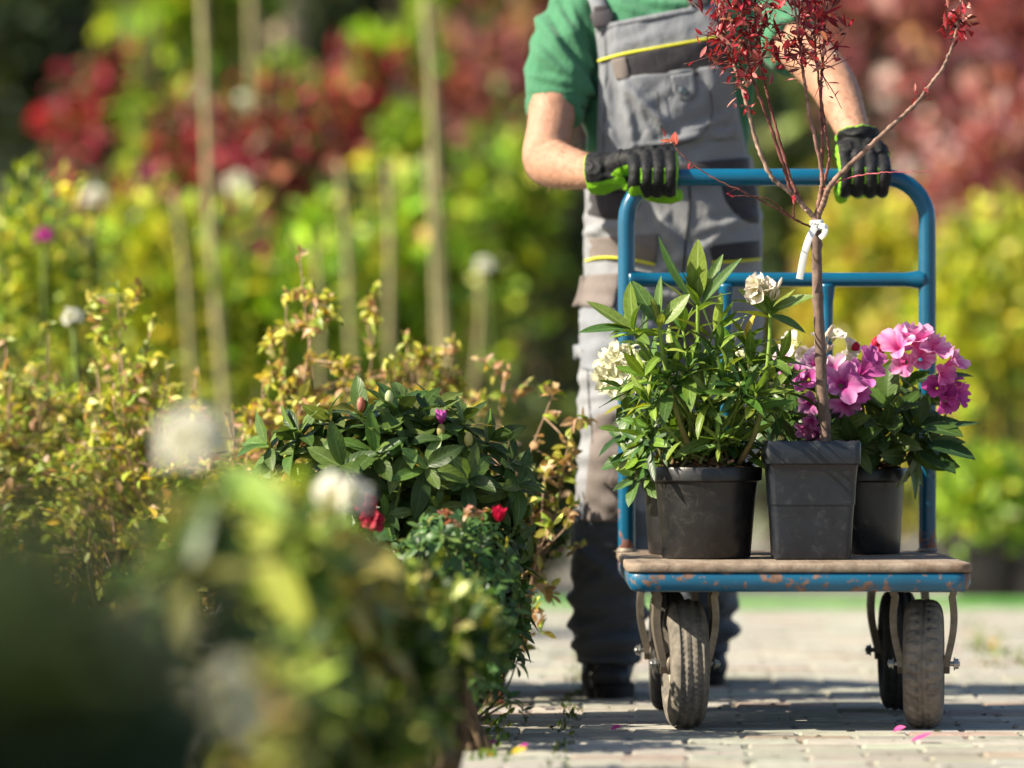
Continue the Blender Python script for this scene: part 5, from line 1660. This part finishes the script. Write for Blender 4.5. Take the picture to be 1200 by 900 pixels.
# small leaved azalea with a red bud
root = empty('azalea_bush', (at(535, 0, 8.55)[0], 8.6, 0), 'small leaved dark azalea bush with one bright red bloom and shrivelled buds on top', 'shrub')
ms, ml = MB(), MB()
cx = at(530, 0, 8.55)[0]
AZ_ = [(.05, .12, .03), (.07, .15, .035), (.035, .085, .025), (.10, .18, .04)]
for i in range(210):
    u, v_ = R.uniform(-1, 1), R.uniform(-1, 1)
    if u * u + v_ * v_ > 1: continue
    zt = .10 + (.400 - .10) * math.sqrt(max(0., 1 - .8 * abs(u) ** 2.2 - .25 * v_ * v_))
    t_ = np.array((cx + u * .135, 8.6 + v_ * .17, max(.05, zt - R.rand() ** 1.6 * .26)))
    b0 = np.array((cx + u * .03, 8.6 + v_ * .03, .02))
    shoot([b0, b0 * .4 + t_ * .6 + R.normal(0, .012, 3), t_], .003, .0012, (.09, .06, .04), (.09, .10, .04), 7)
    whorl(ml, t_, norm(np.array((u * .8, v_ * .5 - .25, .7))), R.randint(7, 11), R.uniform(.028, .042), R.uniform(.38, .5), AZ_, R.uniform(.2, .7), 1., 4, 1, .3, .3)
ms.build('stems', M['bark'], root); ml.build('leaves', M['rhodo'], root)
mb = MB()
rc = at(585, 603, 8.5)
for i in range(7):
    a = i * 2.4; d = np.array((math.cos(a), math.sin(a), 0))
    floret_axis = norm(d * .35 + np.array((0, -.2, 1)))
    p0 = rc - np.array((0, 0, .012))
    leaves(mb, p0[None] + d * .003, (floret_axis)[None], (-d)[None], .030 * R.uniform(.85, 1.15), .022, np.array([(.62, .015, .07)]), 6, 2, .35, -.35 if i > 2 else .1)
mb.build('flower', M['petal_red'], root)
for (px, py) in ((523, 603), (528, 612), (550, 598), (560, 605), (548, 604), (565, 602), (521, 600), (535, 618)):
    c0 = at(px, py, 8.5); mb = MB()
    for j in range(4): leaves(mb, c0[None], rand_dir(1, .6), rand_dir(1), .015, .009, palette(1, [(.42, .24, .12), (.5, .30, .2), (.4, .14, .10)]), 4, 1, .5, .6)
    mb.build('flower_bud', M['leaf'], root)
# dusky red azalea just behind it
root = empty('azalea_bush', (at(425, 0, 8.75)[0], 8.7, 0), 'low azalea with dusky red blooms, below the left side of the dark rhododendron bush', 'shrub')
ms, ml = MB(), MB()
cx = at(420, 0, 8.7)[0]
for i in range(90):
    u, v_ = R.uniform(-1, 1), R.uniform(-1, 1)
    t_ = np.array((cx + u * .11, 8.7 + v_ * .12, .36 - .12 * u * u - R.rand() ** 2 * .25))
    b0 = np.array((cx + u * .03, 8.7 + v_ * .03, .02))
    shoot([b0, (b0 + t_) / 2 + R.normal(0, .012, 3), t_], .003, .0012, (.09, .06, .04), (.09, .10, .04), 7)
    whorl(ml, t_, norm(np.array((u * .8, v_ * .5 - .25, .7))), 8, R.uniform(.03, .05), .42, AZ_, R.uniform(.2, .7), 1., 4, 1, .3, .3)
ms.build('stems', M['bark'], root); ml.build('leaves', M['rhodo'], root)
for (px, py, s) in ((428, 590, .024), (437, 612, .026)):
    mb = MB()
    for k in range(3): floret(mb, at(px + R.uniform(-5, 5), py + R.uniform(-4, 4), 8.55), np.array((R.uniform(-.5, .5), -.8, .3)), s, (.26, .025, .04), open_=.7)
    mb.build('flower', M['petal_red'], root)
# ------------------------------------------------------------------ near, out of focus plants
def near(name, label, cat, px, Y, r, ztop, n, L, W, cols, w=None, clumps=12, tight=.45, **k):
    x = at(px, 0, Y)[0]
    zc = ztop - r[2]
    return shrub(name, label, cat, (x, Y, 0), (x, Y, max(zc, r[2] * .5)), r, n, L, W, cols, w, clumps, tight, **k)


YG = [(.36, .42, .05), (.25, .36, .04), (.48, .47, .09), (.13, .23, .03), (.08, .15, .025)]
YB_ = [(.44, .38, .07), (.32, .35, .05), (.46, .36, .11), (.14, .20, .03), (.36, .25, .09)]
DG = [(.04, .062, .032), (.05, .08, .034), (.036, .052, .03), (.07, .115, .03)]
DOT = [(.045, .09, .018), (.07, .12, .02), (.035, .07, .018), (.50, .55, .14), (.34, .42, .06), (.60, .58, .22)]
DW = [4, 3, 3, 1.4, 1.3, .9]
# very dark shrub against the lens, and a taller one added outside the frame to shade it
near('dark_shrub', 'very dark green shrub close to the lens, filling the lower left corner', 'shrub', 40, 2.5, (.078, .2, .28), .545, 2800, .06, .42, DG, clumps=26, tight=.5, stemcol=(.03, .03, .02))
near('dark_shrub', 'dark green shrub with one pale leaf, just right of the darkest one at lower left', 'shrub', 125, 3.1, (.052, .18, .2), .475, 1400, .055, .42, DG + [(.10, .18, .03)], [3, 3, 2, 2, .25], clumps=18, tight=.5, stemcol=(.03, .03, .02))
shrub('added_shade_shrub', 'tall dense evergreen shrub added out of view at the left to shade the near plants', 'shrub', (-1.2, 1.75, 0), (-1.2, 1.75, .62), (.42, .6, .55), 4200, .09, .4, DG, None, 34, .5)


def rhodo(label, px, Y, ztop, rx, ry, n, cols, L=.085, W=.36, blooms=(), name='rhododendron_bush', bloomcol=(.82, .80, .74), mat='petal_white', zlow=.05, up=.75, group=None):
    x = at(px, 0, Y)[0]
    root = empty(name, (x, Y, 0), label, 'shrub', group)
    global ms, ml
    ms, ml = MB(), MB()
    for i in range(n):
        u, v_ = R.uniform(-1, 1), R.uniform(-1, 1)
        if u * u + v_ * v_ > 1: continue
        zt = zlow + (ztop - zlow) * math.sqrt(max(0, 1 - .6 * u * u - .3 * v_ * v_)) - R.rand() ** 1.7 * ztop * .6
        t_ = np.array((x + u * rx, Y + v_ * ry, max(.06, zt)))
        b0 = np.array((x + u * rx * .2, Y + v_ * ry * .2, .02))
        shoot([b0, b0 * .4 + t_ * .6 + R.normal(0, .015, 3), t_], .0045, .002, (.10, .07, .04), (.16, .18, .05), 8)
        whorl(ml, t_, norm(np.array((u * .6, v_ * .5 - .1, up))), 8, L * R.uniform(.75, 1.15), W, cols, R.uniform(.25, .7), 1., 4, 1, .22, .2)
    ms.build('stems', M['bark'], root); ml.build('leaves', M['rhodo'], root)
    for (bx, by, BYd, rr, nn) in blooms:
        mb = MB(); truss(mb, at(bx, by, BYd), (-.3, -.45, .7), rr, nn, rr * 1.05, bloomcol); mb.build('flower', M[mat], root)
    return root


rhodo('out of focus rhododendron whose white bloom stands highest of the near white blooms', 232, 5.5, .475, .075, .14, 60, [(.06, .12, .02), (.10, .16, .03), (.2, .2, .05)], blooms=((226, 525, 5.4, .030, 6),))
big_leaf_plant = rhodo('out of focus bright green rhododendron in front of the dark bush, large light leaves', 318, 6.3, .489, .10, .16, 60, YG + [(.50, .52, .12)], L=.075, blooms=())
rhodo('out of focus rhododendron with a white bloom low beside the dusky red azalea', 372, 6.65, .435, .095, .14, 70, YB_, L=.085, blooms=((396, 592, 6.6, .030, 6),))
rhodo('out of focus yellowing rhododendron with broad ochre leaves, middle of the near row', 400, 6.8, .375, .098, .16, 60, YB_ + [(.05, .09, .02), (.40, .46, .07)], L=.085, W=.42)
rhodo('nearest yellow leaved rhododendron with a creamy bloom drooping at the bottom edge', 285, 5.1, .30, .062, .14, 40, YB_ + [(.04, .08, .02), (.45, .48, .10)], L=.06, blooms=((250, 848, 4.85, .038, 7),), bloomcol=(.82, .78, .60))
rhodo('out of focus dark and yellow rhododendron under the large light leaves', 330, 6.0, .303, .09, .15, 46, [(.04, .08, .018), (.05, .09, .02), (.42, .50, .08), (.5, .50, .12), (.36, .44, .07)], L=.07)
near('shrub', 'soft focus shrub with yellow green tips, right end of the near row', 'shrub', 520, 7.6, (.085, .2, .19), .36, 1300, .042, .55, DOT, DW, 22, .42)
near('shrub', 'soft focus mixed green shrub below the azalea with the red bloom', 'shrub', 470, 6.9, (.085, .2, .19), .345, 900, .048, .55, DOT, DW, 18, .42)
near('shrub', 'blurred ochre and green shrub at the bottom edge, left of the paving', 'shrub', 420, 6.1, (.075, .2, .15), .27, 600, .05, .5, DOT + YB_[:3], DW + [.5, .5, .5], 16, .42)
near('shrub', 'small dark leaved shrub overhanging the paving, dark leaf tips against the pale blocks', 'shrub', 548, 8.3, (.065, .16, .17), .30, 1300, .032, .5, AZ_, None, 18, .45)
for (a, b, W_, col, up_) in (((300, 612, 6.05), (358, 765, 6.0), .056, (.30, .33, .05), (-.6, -.6, .4)), ((370, 630, 6.6), (470, 668, 6.55), .075, (.34, .29, .08), (-.2, -.6, .8)), ((262, 548, 6.1), (330, 600, 6.0), .05, (.20, .30, .04), (-.3, -.6, .7)), ((330, 560, 6.1), (300, 640, 6.0), .055, (.30, .34, .05), (-.4, -.7, .5))):
    ml = MB(); oneleaf(at(*a), at(*b), W_, col, up_, .1, .15)
    ml.build('leaf', M['rhodo'], big_leaf_plant)
# tall grey planter of which the top shows in the bottom left corner
root = empty('planter', (at(62, 0, 3.6)[0], 3.6, 0), 'blue grey square planter in the bottom left corner under the dark shrub', 'planter')
mb = MB()
px0, px1 = at(8, 0, 3.6)[0], at(134, 0, 3.6)[0]
hw_ = (px1 - px0) / 2; xc_ = (px0 + px1) / 2
rings = []
for h_, z in ((.7, 0.0), (.74, .01), (.97, .30), (1.04, .302), (1.04, .332), (1.0, .334), (.95, .332), (.93, .30), (.05, .298)):
    p = rrect(xc_ - hw_ * h_, xc_ + hw_ * h_, 3.6 - hw_ * h_, 3.6 + hw_ * h_, .008, 5); rings.append(np.column_stack((p, np.full(len(p), z))))
mb.add(np.concatenate(rings), grid_quads(len(rings), len(rings[0]), True))
mb.build('pot', plain('blue_grey_plastic', (.14, .18, .24), .5), root, True, 40)
mb = MB()
k_ = 240
P = np.column_stack((R.uniform(-.6, .6, k_) * hw_ + xc_, R.uniform(-.6, .6, k_) * hw_ + 3.6, R.uniform(.30, .37, k_)))
leaves(mb, P, rand_dir(k_, .7), norm(R.normal(0, 1, (k_, 3)) + (0, 0, .6)), .03, .014, palette(k_, DG + [(.10, .14, .03)]), 3, 1)
mb.build('leaves', M['leaf'], root)

# weeds in the joint of the paving and the loose petals
mb = MB()
for i in range(420):
    t = R.rand()
    y = 7.6 + 4.2 * t; x = .062 + .115 * t + R.normal(0, .012) + .01 * math.sin(y * 9)
    if noise.noise(Vector((y * 2.3, 0, 0))) < -.05 and R.rand() < .8: continue
    h = R.uniform(.006, .020)
    d = norm(np.array((R.normal(0, .6), R.normal(0, .6), .7)))
    leaves(mb, np.array((x, y, 0.0))[None], d[None], rand_dir(1, .5), h, h * .35, palette(1, [(.09, .14, .02), (.14, .16, .03), (.05, .08, .015)]), 3, 1)
for i in range(160):
    y = R.uniform(11.0, 13.5); x = 1.16 + R.normal(0, .035) + (y - 11.5) * .06
    h = R.uniform(.008, .026)
    leaves(mb, np.array((x, y, 0.0))[None], rand_dir(1, .7), rand_dir(1, .5), h, h * .5, palette(1, [(.13, .2, .02), (.2, .22, .03)]), 3, 1)
for i in range(170):
    y = R.uniform(8.05, 9.6); x = at(R.uniform(548, 596), 0, y)[0]
    h = R.uniform(.008, .022)
    leaves(mb, np.array((x, y, 0.0))[None], rand_dir(1, .7), rand_dir(1, .5), h, h * .5, palette(1, [(.08, .15, .02), (.15, .2, .03)]), 3, 1)
tag(mb.build('paving_weeds', M['leaf']), 'short green weeds and moss growing in the joints of the block paving', 'weeds', None, 'stuff')


def petal(px, py, label, col, L, Wd, name='petal', mat='petal_pink', yaw=0.):
    L, Wd = L * 1.3, Wd * 1.3
    Yd = CAMZ * FPX / (py - 490)
    p = at(px, py, Yd); p[2] = .004
    mb = MB()
    d = np.array((math.cos(yaw), math.sin(yaw), .12))
    leaves(mb, (p - d * L / 2)[None], d[None], np.array([(0, -.25, 1.)]), L, Wd, np.array([col]), 6, 2, .5, -.25)
    v = np.concatenate(mb.v); mb.v = [v + np.array((0, 0, .004 - v[:, 2].min()))]
    o = mb.build(name, M[mat])
    return tag(o, label, 'petal' if name == 'petal' else 'leaf')


petal(723, 858, 'single magenta petal on the pale blocks left of the front left wheel', (.60, .05, .25), .018, .014, yaw=.4)
petal(1055, 860, 'small pink petal lying nearest below the front right wheel', (.75, .15, .38), .020, .016, yaw=.2)
petal(1081, 871, 'long pink petal on the paving, lower of the two by the right wheel', (.68, .10, .28), .032, .014, yaw=.1)
petal(576, 878, 'purple petal at the foot of the near shrubs, leftmost on the paving', (.40, .02, .28), .022, .016, mat='petal_purple', yaw=.3)
petal(613, 881, 'purple petal on the paving beside a yellow leaf', (.42, .03, .28), .020, .015, mat='petal_purple', yaw=-.3)
petal(609, 887, 'yellow fallen leaf on the paving between two purple petals and the shrubs', (.55, .42, .04), .026, .018, 'fallen_leaf', 'leaf', .5)
# clay shard
Yd = CAMZ * FPX / (826 - 490); p = at(584, 826, Yd); p[2] = 0
mb = MB()
v_ = np.array([(-.013, 0, .0), (.014, .004, .0), (.004, -.004, .030), (-.013, .007, .0), (.013, .011, .0), (.004, .003, .029)]) + p
mb.add(v_, [[0, 3, 4, 1], [1, 4, 5, 2], [2, 5, 3, 0]], [[0, 1, 2], [5, 4, 3]])
tag(mb.build('clay_shard', plain('terracotta', (.40, .17, .10), .9), None, False), 'small triangular terracotta shard standing on the paving by the shrubs', 'shard')
# ------------------------------------------------------------------ background plants, canes and trees
def far(name, label, cat, x0, x1, ytop, ybot, Y, n, L, cols, w=None, clumps=16, tight=.42, group=None, trunk=False, depth=None, W=.55, **k):
    if name == 'red_shrub': x0, x1, ytop, ybot, tight, n = x0 - 18, x1 + 18, ytop - 25, ybot + 15, tight * .75, n * .8
    if name == 'purple_tree': n, L = n * .55, L * 1.15
    n, clumps, tight = int(n * 1.15), int(clumps * 1.8), tight * .8
    xa, xb = at(x0, 0, Y)[0], at(x1, 0, Y)[0]
    zt, zb = at(0, ytop, Y)[2], max(.05, at(0, ybot, Y)[2])
    c = ((xa + xb) / 2, Y, (zt + zb) / 2); r = ((xb - xa) / 2, depth or min(.7, max(.25, (xb - xa) / 2)), (zt - zb) / 2)
    return shrub(name, label, cat, (c[0], Y, -.012 if Y > 14.6 else 0.), c, r, n, L, W, cols, w, clumps, tight, group=group,
                 part='crown' if trunk else 'leaves', stempart='trunk' if trunk else 'stems', stemr=.03 if trunk else .012, loose=.45, jit=.5, nstem=4 if trunk else 6, stemcol=(.05, .035, .02), **k)


YGB = [(.47, .50, .035), (.35, .44, .03), (.56, .53, .07), (.17, .30, .03), (.10, .19, .025)]
LIME = [(.32, .50, .025), (.22, .40, .025), (.13, .25, .02), (.42, .50, .05)]
CRIM = [(.42, .025, .065), (.30, .025, .05), (.13, .022, .03), (.44, .16, .10), (.26, .15, .06), (.13, .17, .03), (.05, .08, .02)]
PURP = [(.34, .085, .10), (.22, .055, .065), (.48, .18, .17), (.10, .035, .04), (.72, .48, .44)]
DARK = [(.035, .055, .030), (.045, .07, .032), (.055, .09, .035), (.028, .042, .026)]
OLIV = [(.17, .22, .03), (.10, .15, .025), (.28, .28, .05), (.06, .09, .02)]
ORNG = [(.56, .38, .11), (.50, .40, .09), (.42, .40, .06), (.56, .28, .13)]

# far-off wood behind everything
mb = MB()
k_ = 16000
P = np.column_stack((R.uniform(-9, 9, k_), R.uniform(36, 39.5, k_), 6.5 * R.rand(k_) ** .8))
leaves(mb, P, rand_dir(k_, .3), norm(R.normal(0, .6, (k_, 3)) + (-.3, -.4, .6)), R.uniform(.25, .5, k_), .22, palette(k_, DARK + [(.03, .05, .012)]), 2, 1)
for i in range(26):
    x = -9 + i * .72 + R.normal(0, .15); tube(mb, [(x, 38.5, -.03), (x + R.normal(0, .1), 38.5, 6.)], [.14, .06], 8, (.05, .04, .03))
tag(mb.build('far_wood', M['leaf']), 'dark wood filling the background behind the nursery', 'wood', None, 'stuff')

# dark conifers
for (x0, x1, Y, lab) in ((-60, 150, 27, 'dark evergreen tree in the upper left corner'), (130, 330, 30, 'dark evergreen tree behind the bright green leaves at the upper left'), (320, 520, 28.5, 'dark evergreen tree behind the wide pale trunk'),
                         (480, 700, 31, 'dark evergreen tree behind the tallest cane and the left shoulder of the gardener'), (820, 1010, 28, 'dark evergreen tree behind the red leaved young tree on the cart'), (1000, 1260, 31, 'dark evergreen tree behind the purple leaved trees at the right')):
    far('evergreen_tree', lab, 'tree', x0, x1, -420, 470, Y, 3400, .16, DARK, None, 34, .45, 'dark evergreen trees at the back', True, W=.5)

# left: green crowns and red shrubs
far('leafy_tree', 'bright green leaved tree behind the two left canes, at the top', 'tree', 140, 310, -60, 150, 22, 420, .15, LIME + OLIV, [3, 2, 2, 2, 1, 1, 1, 2], 12, .42, 'background broadleaf trees', True, W=.6)
far('leafy_tree', 'lime green leaved tree above the left shoulder of the gardener, at the top edge', 'tree', 490, 625, -120, 45, 25, 520, .16, LIME, [3, 3, 2, 1], 12, .45, 'background broadleaf trees', True)
far('leafy_tree', 'small lime crown between the wide pale trunk and the tallest cane', 'tree', 415, 505, 45, 120, 23, 160, .15, LIME, [4, 3, 2, 1], 7, .5, 'background broadleaf trees', True)
far('leafy_tree', 'young lime green tree poking up between the red shrubs, right of the second long cane', 'tree', 300, 365, 60, 240, 18.8, 230, .09, LIME + OLIV, [3, 2, 2, 2, 2, 1, 1, 1], 9, .42, 'background broadleaf trees', True)
far('leafy_tree', 'young olive green tree between the crimson shrub and the leftmost long cane', 'tree', 150, 215, 70, 270, 18.4, 230, .09, OLIV + LIME, [2, 2, 2, 2, 2, 2, 1, 1], 9, .42, 'background broadleaf trees', True)
far('leafy_tree', 'young green tree behind the thickest cane, above the short canes', 'tree', 440, 520, 130, 260, 18.2, 230, .09, LIME + OLIV, [3, 2, 2, 2, 2, 1, 1, 1], 9, .42, 'background broadleaf trees', True)
far('red_shrub', 'crimson leaved shrub left of the leftmost tall cane', 'shrub', 70, 185, 85, 260, 19, 420, .10, CRIM, [4, 3, 3, 1.5, 1, 1.6, 2], 14, .42, 'red leaved shrubs of the background')
far('red_shrub', 'dark red shrub behind the two left canes', 'shrub', 185, 300, 130, 300, 18, 420, .09, CRIM, [2, 3, 4, 2, 2, 1.6, 2], 14, .42, 'red leaved shrubs of the background')
far('red_shrub', 'deep red shrub hanging low right of the second cane, under the wide pale trunk', 'shrub', 275, 375, 110, 310, 17.2, 420, .085, CRIM, [2, 4, 4, 2, 1, 1.6, 2], 14, .42, 'red leaved shrubs of the background')
far('red_shrub', 'brightest crimson shrub, between the wide pale trunk and the tallest cane', 'shrub', 370, 480, 85, 230, 19.5, 420, .10, CRIM, [5, 3, 2, 2, 1, 1.6, 2], 14, .42, 'red leaved shrubs of the background')
far('red_shrub', 'brownish red shrub behind the tallest cane and beside the green sleeve', 'shrub', 485, 640, 10, 230, 24, 560, .13, PURP + [(.22, .14, .05)], [2, 3, 1.5, 3, 1, 2], 16, .42, 'red leaved shrubs of the background')
far('leafy_tree', 'dark olive tree just left of the bare forearm of the gardener', 'tree', 530, 690, 120, 560, 20, 900, .11, OLIV + DARK, [2, 3, 1.3, 3, 2, 2, 2, 2], 20, .42, 'background broadleaf trees', True)
# yellow green middle band
row = 'yellow green shrubs of the middle distance'
far('shrub', 'tall yellow green feathery shrub at the far left edge with one purple flower', 'shrub', -40, 130, 205, 540, 12.4, 1500, .05, YGB, [2, 3, 2, 2, 2], 24, .4, row, W=.35)
far('shrub', 'yellow green shrub between the left edge and the leftmost tall cane', 'shrub', 95, 245, 215, 575, 15.6, 1000, .075, YGB, [3, 3, 2.5, 1.5, 1], 20, .42, row)
far('shrub', 'mixed lime shrub around the foot of the leftmost tall cane', 'shrub', 205, 345, 250, 575, 16.2, 900, .08, YGB + LIME, [2, 2, 1, 2, 2, 2, 2, 2, 1], 20, .42, row)
far('shrub', 'lime shrub behind the tallest wilted spire', 'shrub', 320, 440, 235, 575, 16.0, 950, .08, LIME + YGB, [3, 3, 2, 1, 1, 1, 1, 1, 2], 20, .42, row)
far('shrub', 'lime and orange shrub behind the middle short canes', 'shrub', 415, 545, 215, 575, 16.4, 900, .08, LIME + ORNG, [3, 3, 2.5, 1, .6, .6, .6, .5], 20, .42, row)
far('shrub', 'green shrub with a yellow sweep of leaves below the bare forearm of the gardener', 'shrub', 520, 655, 170, 420, 18.0, 800, .09, LIME + OLIV, [3, 2, 2, 2, 1, 2, 1.5, 2], 18, .42, row)
for (px, py, Y, s, lab) in ((52, 275, 12.2, .025, None),):
    pass
# right of the gardener
far('leafy_tree', 'dark green tree with a few yellow leaves, right behind the gardener', 'tree', 860, 1010, 90, 620, 21, 1000, .12, DARK + OLIV, [3, 3, 3, 2, 1.5, 2, 1.5, 2], 22, .42, 'background broadleaf trees', True)
far('shrub', 'yellow green shrub seen through the right half of the cart handle', 'shrub', 935, 1100, 215, 560, 18.5, 1300, .09, YGB + ORNG, [3, 3, 3, 1.2, .8, 1, 1, 1, .5], 22, .45, row)
far('shrub', 'ochre leaved shrub low between the handle upright and the pink flowers', 'shrub', 965, 1100, 370, 630, 17.6, 900, .08, ORNG + YGB, [2, 3, 3, 1, 2, 2, 2, 1, 1], 18, .45, row)
far('purple_tree', 'purple leaved tree at the top right, behind the long bare branch', 'tree', 1040, 1190, -220, 300, 20, 1500, .10, PURP, [3, 3, 2.5, 3, 1], 28, .42, 'purple leaved trees at the right', True)
far('purple_tree', 'purple leaved tree cut by the right edge', 'tree', 1130, 1300, -160, 320, 19, 1400, .10, PURP, [3, 3, 2, 3, 1], 28, .42, 'purple leaved trees at the right', True)
far('purple_tree', 'dark purple leaved tree above the right glove', 'tree', 955, 1075, -200, 215, 22.5, 900, .11, PURP, [2, 3, 1.5, 5, .8], 22, .42, 'purple leaved trees at the right', True)
far('shrub', 'bright yellow green shrub at the right edge, above the shrub in the black pot', 'shrub', 1075, 1260, 245, 570, 17.0, 1700, .075, YGB, [3, 3, 3, 1.5, 1], 26, .42, row)
r_ = far('potted_shrub', 'round bright green shrub in a black pot, standing behind the cart at the right', 'potted plant', 1098, 1205, 535, 650, 15.7, 1300, .05, LIME + [(.05, .10, .015)], [3, 3, 3, 1.5, 2], 18, .42, W=.5)
x_ = at(1163, 0, 15.7)[0]
round_pot(r_, (x_, 15.7, -.012), .155, .19, 'pot', soil=True)
root = empty('plant_pot', (at(1215, 0, 15.6)[0], 15.6, -.012), 'black pot cut by the right edge, with a low green plant', 'potted plant')
round_pot(root, (at(1215, 0, 15.6)[0], 15.6, -.012), .09, .16, 'pot')
mb = MB(); k_ = 260; c_ = np.array((at(1215, 0, 15.6)[0], 15.6, .2))
leaves(mb, c_ + R.normal(0, .06, (k_, 3)) * (1, 1, .6), rand_dir(k_, .6), rand_dir(k_, .4), .05, .022, palette(k_, LIME), 2, 1); mb.build('leaves', M['leaf'], root)
far('hedge', 'long pale yellow green hedge glowing behind the right half of the cart', 'hedge', 890, 1330, 225, 620, 24, 2600, .11, YGB + ORNG, [3, 2, 4, .8, .4, 2, 2.5, 2, .7], 60, .5, None, depth=.8)
far('hedge', 'long dark olive hedge behind the canes on the left', 'hedge', -90, 640, 215, 600, 19.2, 3800, .09, OLIV + DARK + YGB[:3], [2, 3, 1.2, 3, 2, 2, 2, 2, 1, 1, 1], 80, .5, None, depth=.5)
far('purple_tree', 'low purple shrub like tree at the right edge, over the bright yellow green shrub', 'tree', 1085, 1290, 120, 330, 18.2, 900, .085, PURP, [3, 2, 3, 2, 2.5], 22, .42, 'purple leaved trees at the right', True)
# dark pots and low dark shrubs behind the kerb at the left (shade between the rows)
far('shrub', 'low dark green shrub behind the green edging, left of the trouser leg', 'shrub', 560, 690, 470, 660, 17.0, 900, .08, OLIV + DARK, [2, 3, 1, 3, 2, 2, 2, 2], 18, .42)

# bamboo canes
M['cane'] = plain('bamboo_cane', (.27, .235, .11), .7, 0, .4, .25, 6, 60, .2, .002)
M['trunk_pale'] = plain('pale_trunk', (.34, .27, .17), .8, 0, .3, .35, 5, 40, .4, .004)


def cane(pxa, pxb, ytop, Y, wpx, label, name='bamboo_cane', mat='cane', cat='cane', group='bamboo canes among the left rows'):
    zt = at(0, ytop, Y)[2]; xt = at(pxa, 0, Y)[0]
    ybase = 490 + CAMZ * FPX / Y
    # pxb is where it would meet the picture row 470
    k = (pxb - pxa) / max(1, (470 - ytop)); xbse = at(pxa + k * (ybase - ytop), 0, Y)[0]
    b, t = np.array((xbse, Y, -.02)), np.array((xt, Y + R.normal(0, .05), zt))
    n_ = 60
    p = b + (t - b) * np.linspace(0, 1, n_)[:, None]
    p[:, 0] += .008 * np.sin(np.linspace(0, 9, n_))
    r = wpx * Y / FPX / 2 * (.52 if name == 'bamboo_cane' else 1.)
    rad = np.linspace(r * 1.1, r * .9, n_); rad[::6] *= 1.28
    mb = MB(); tube(mb, p, rad, 10)
    o = mb.build(name, M[mat])
    me = o.data
    set_co(me, get_co(me) - b); o.location = b
    return tag(o, label, cat, group)


cane(226, 262, -120, 15.3, 19, 'long bamboo cane, leftmost of those that reach the top edge')
cane(288, 306, -120, 18.3, 18, 'long bamboo cane reaching the top edge, second from the left')
cane(497, 528, 2, 15.4, 22, 'thickest long bamboo cane, left of the green sleeve, its cut end near the top edge')
cane(396, 420, 192, 15.2, 14, 'short bamboo cane, left one of the middle short canes')
cane(452, 462, 192, 15.25, 16, 'short bamboo cane, middle one of the middle short canes')
cane(498, 520, 180, 15.1, 14, 'short bamboo cane standing in front of the thickest long cane')
cane(205, 232, 230, 15.15, 14, 'short bamboo cane left of the leftmost long cane')
cane(368, 378, 290, 15.0, 12, 'lowest bamboo cane, behind the tallest wilted spire')
cane(562, 556, 320, 15.1, 11, 'short bamboo cane with a white cap, beside the trouser leg side of the row')
o = cane(332, 338, -200, 24, 34, 'wide pale tree trunk at the top, between the second long cane and the crimson shrub', 'tree_trunk', 'trunk_pale', 'trunk', None)


# pale blooms and labels that read as soft white discs
def bloom(name, px, py, Y, s, col, mat, label, cat='flower', n=5, stem=True):
    root = empty(name, (at(px, 0, Y)[0], Y, -.012 if Y > 14.6 else 0), label, cat)
    c = at(px, py, Y)
    mb = MB(); truss(mb, c, (-.3, -.5, .7), s, n, s, col); mb.build('petals', M[mat], root)
    mb = MB(); b = np.array((c[0] + R.normal(0, .03), Y + .02, 0)); tube(mb, smooth_path([b, (b + c) / 2 + (.01, 0, 0), c], 10), .006, 6, (.10, .14, .03)); mb.build('stem', M['bark'], root)


bloom('white_flower', 278, 218, 16.5, .034, (.8, .8, .7), 'petal_white', 'large white flower head right of the leftmost long cane')
bloom('white_flower', 112, 232, 15.2, .028, (.8, .76, .72), 'petal_white', 'white flower head above the yellow green shrub at the left')
bloom('white_flower', 236, 117, 18.5, .026, (.82, .82, .78), 'petal_white', 'small white flower head against the leftmost long cane, near the top')
bloom('white_flower', 286, 122, 18.5, .028, (.82, .82, .78), 'petal_white', 'small white flower head beside the second long cane, near the top')
bloom('white_flower', 568, 312, 15.0, .02, (.82, .82, .78), 'petal_white', 'white flower head on its stem left of the gardener at pocket height')
bloom('magenta_flower', 52, 278, 12.2, .02, (.5, .05, .32), 'petal_purple', 'magenta flower bud in the feathery shrub at the left edge', n=6)
bloom('white_flower', 85, 372, 10.9, .018, (.8, .8, .74), 'petal_white', 'small white petal cluster above the yellow green shrub at the far left', n=5)
bloom('magenta_flower', 170, 215, 17, .04, (.42, .03, .16), 'petal_purple', 'dark magenta flower head below the crimson shrub at the left', n=8)
for o in list(bpy.data.objects):
    if '_w' in o.keys(): del o['_w']
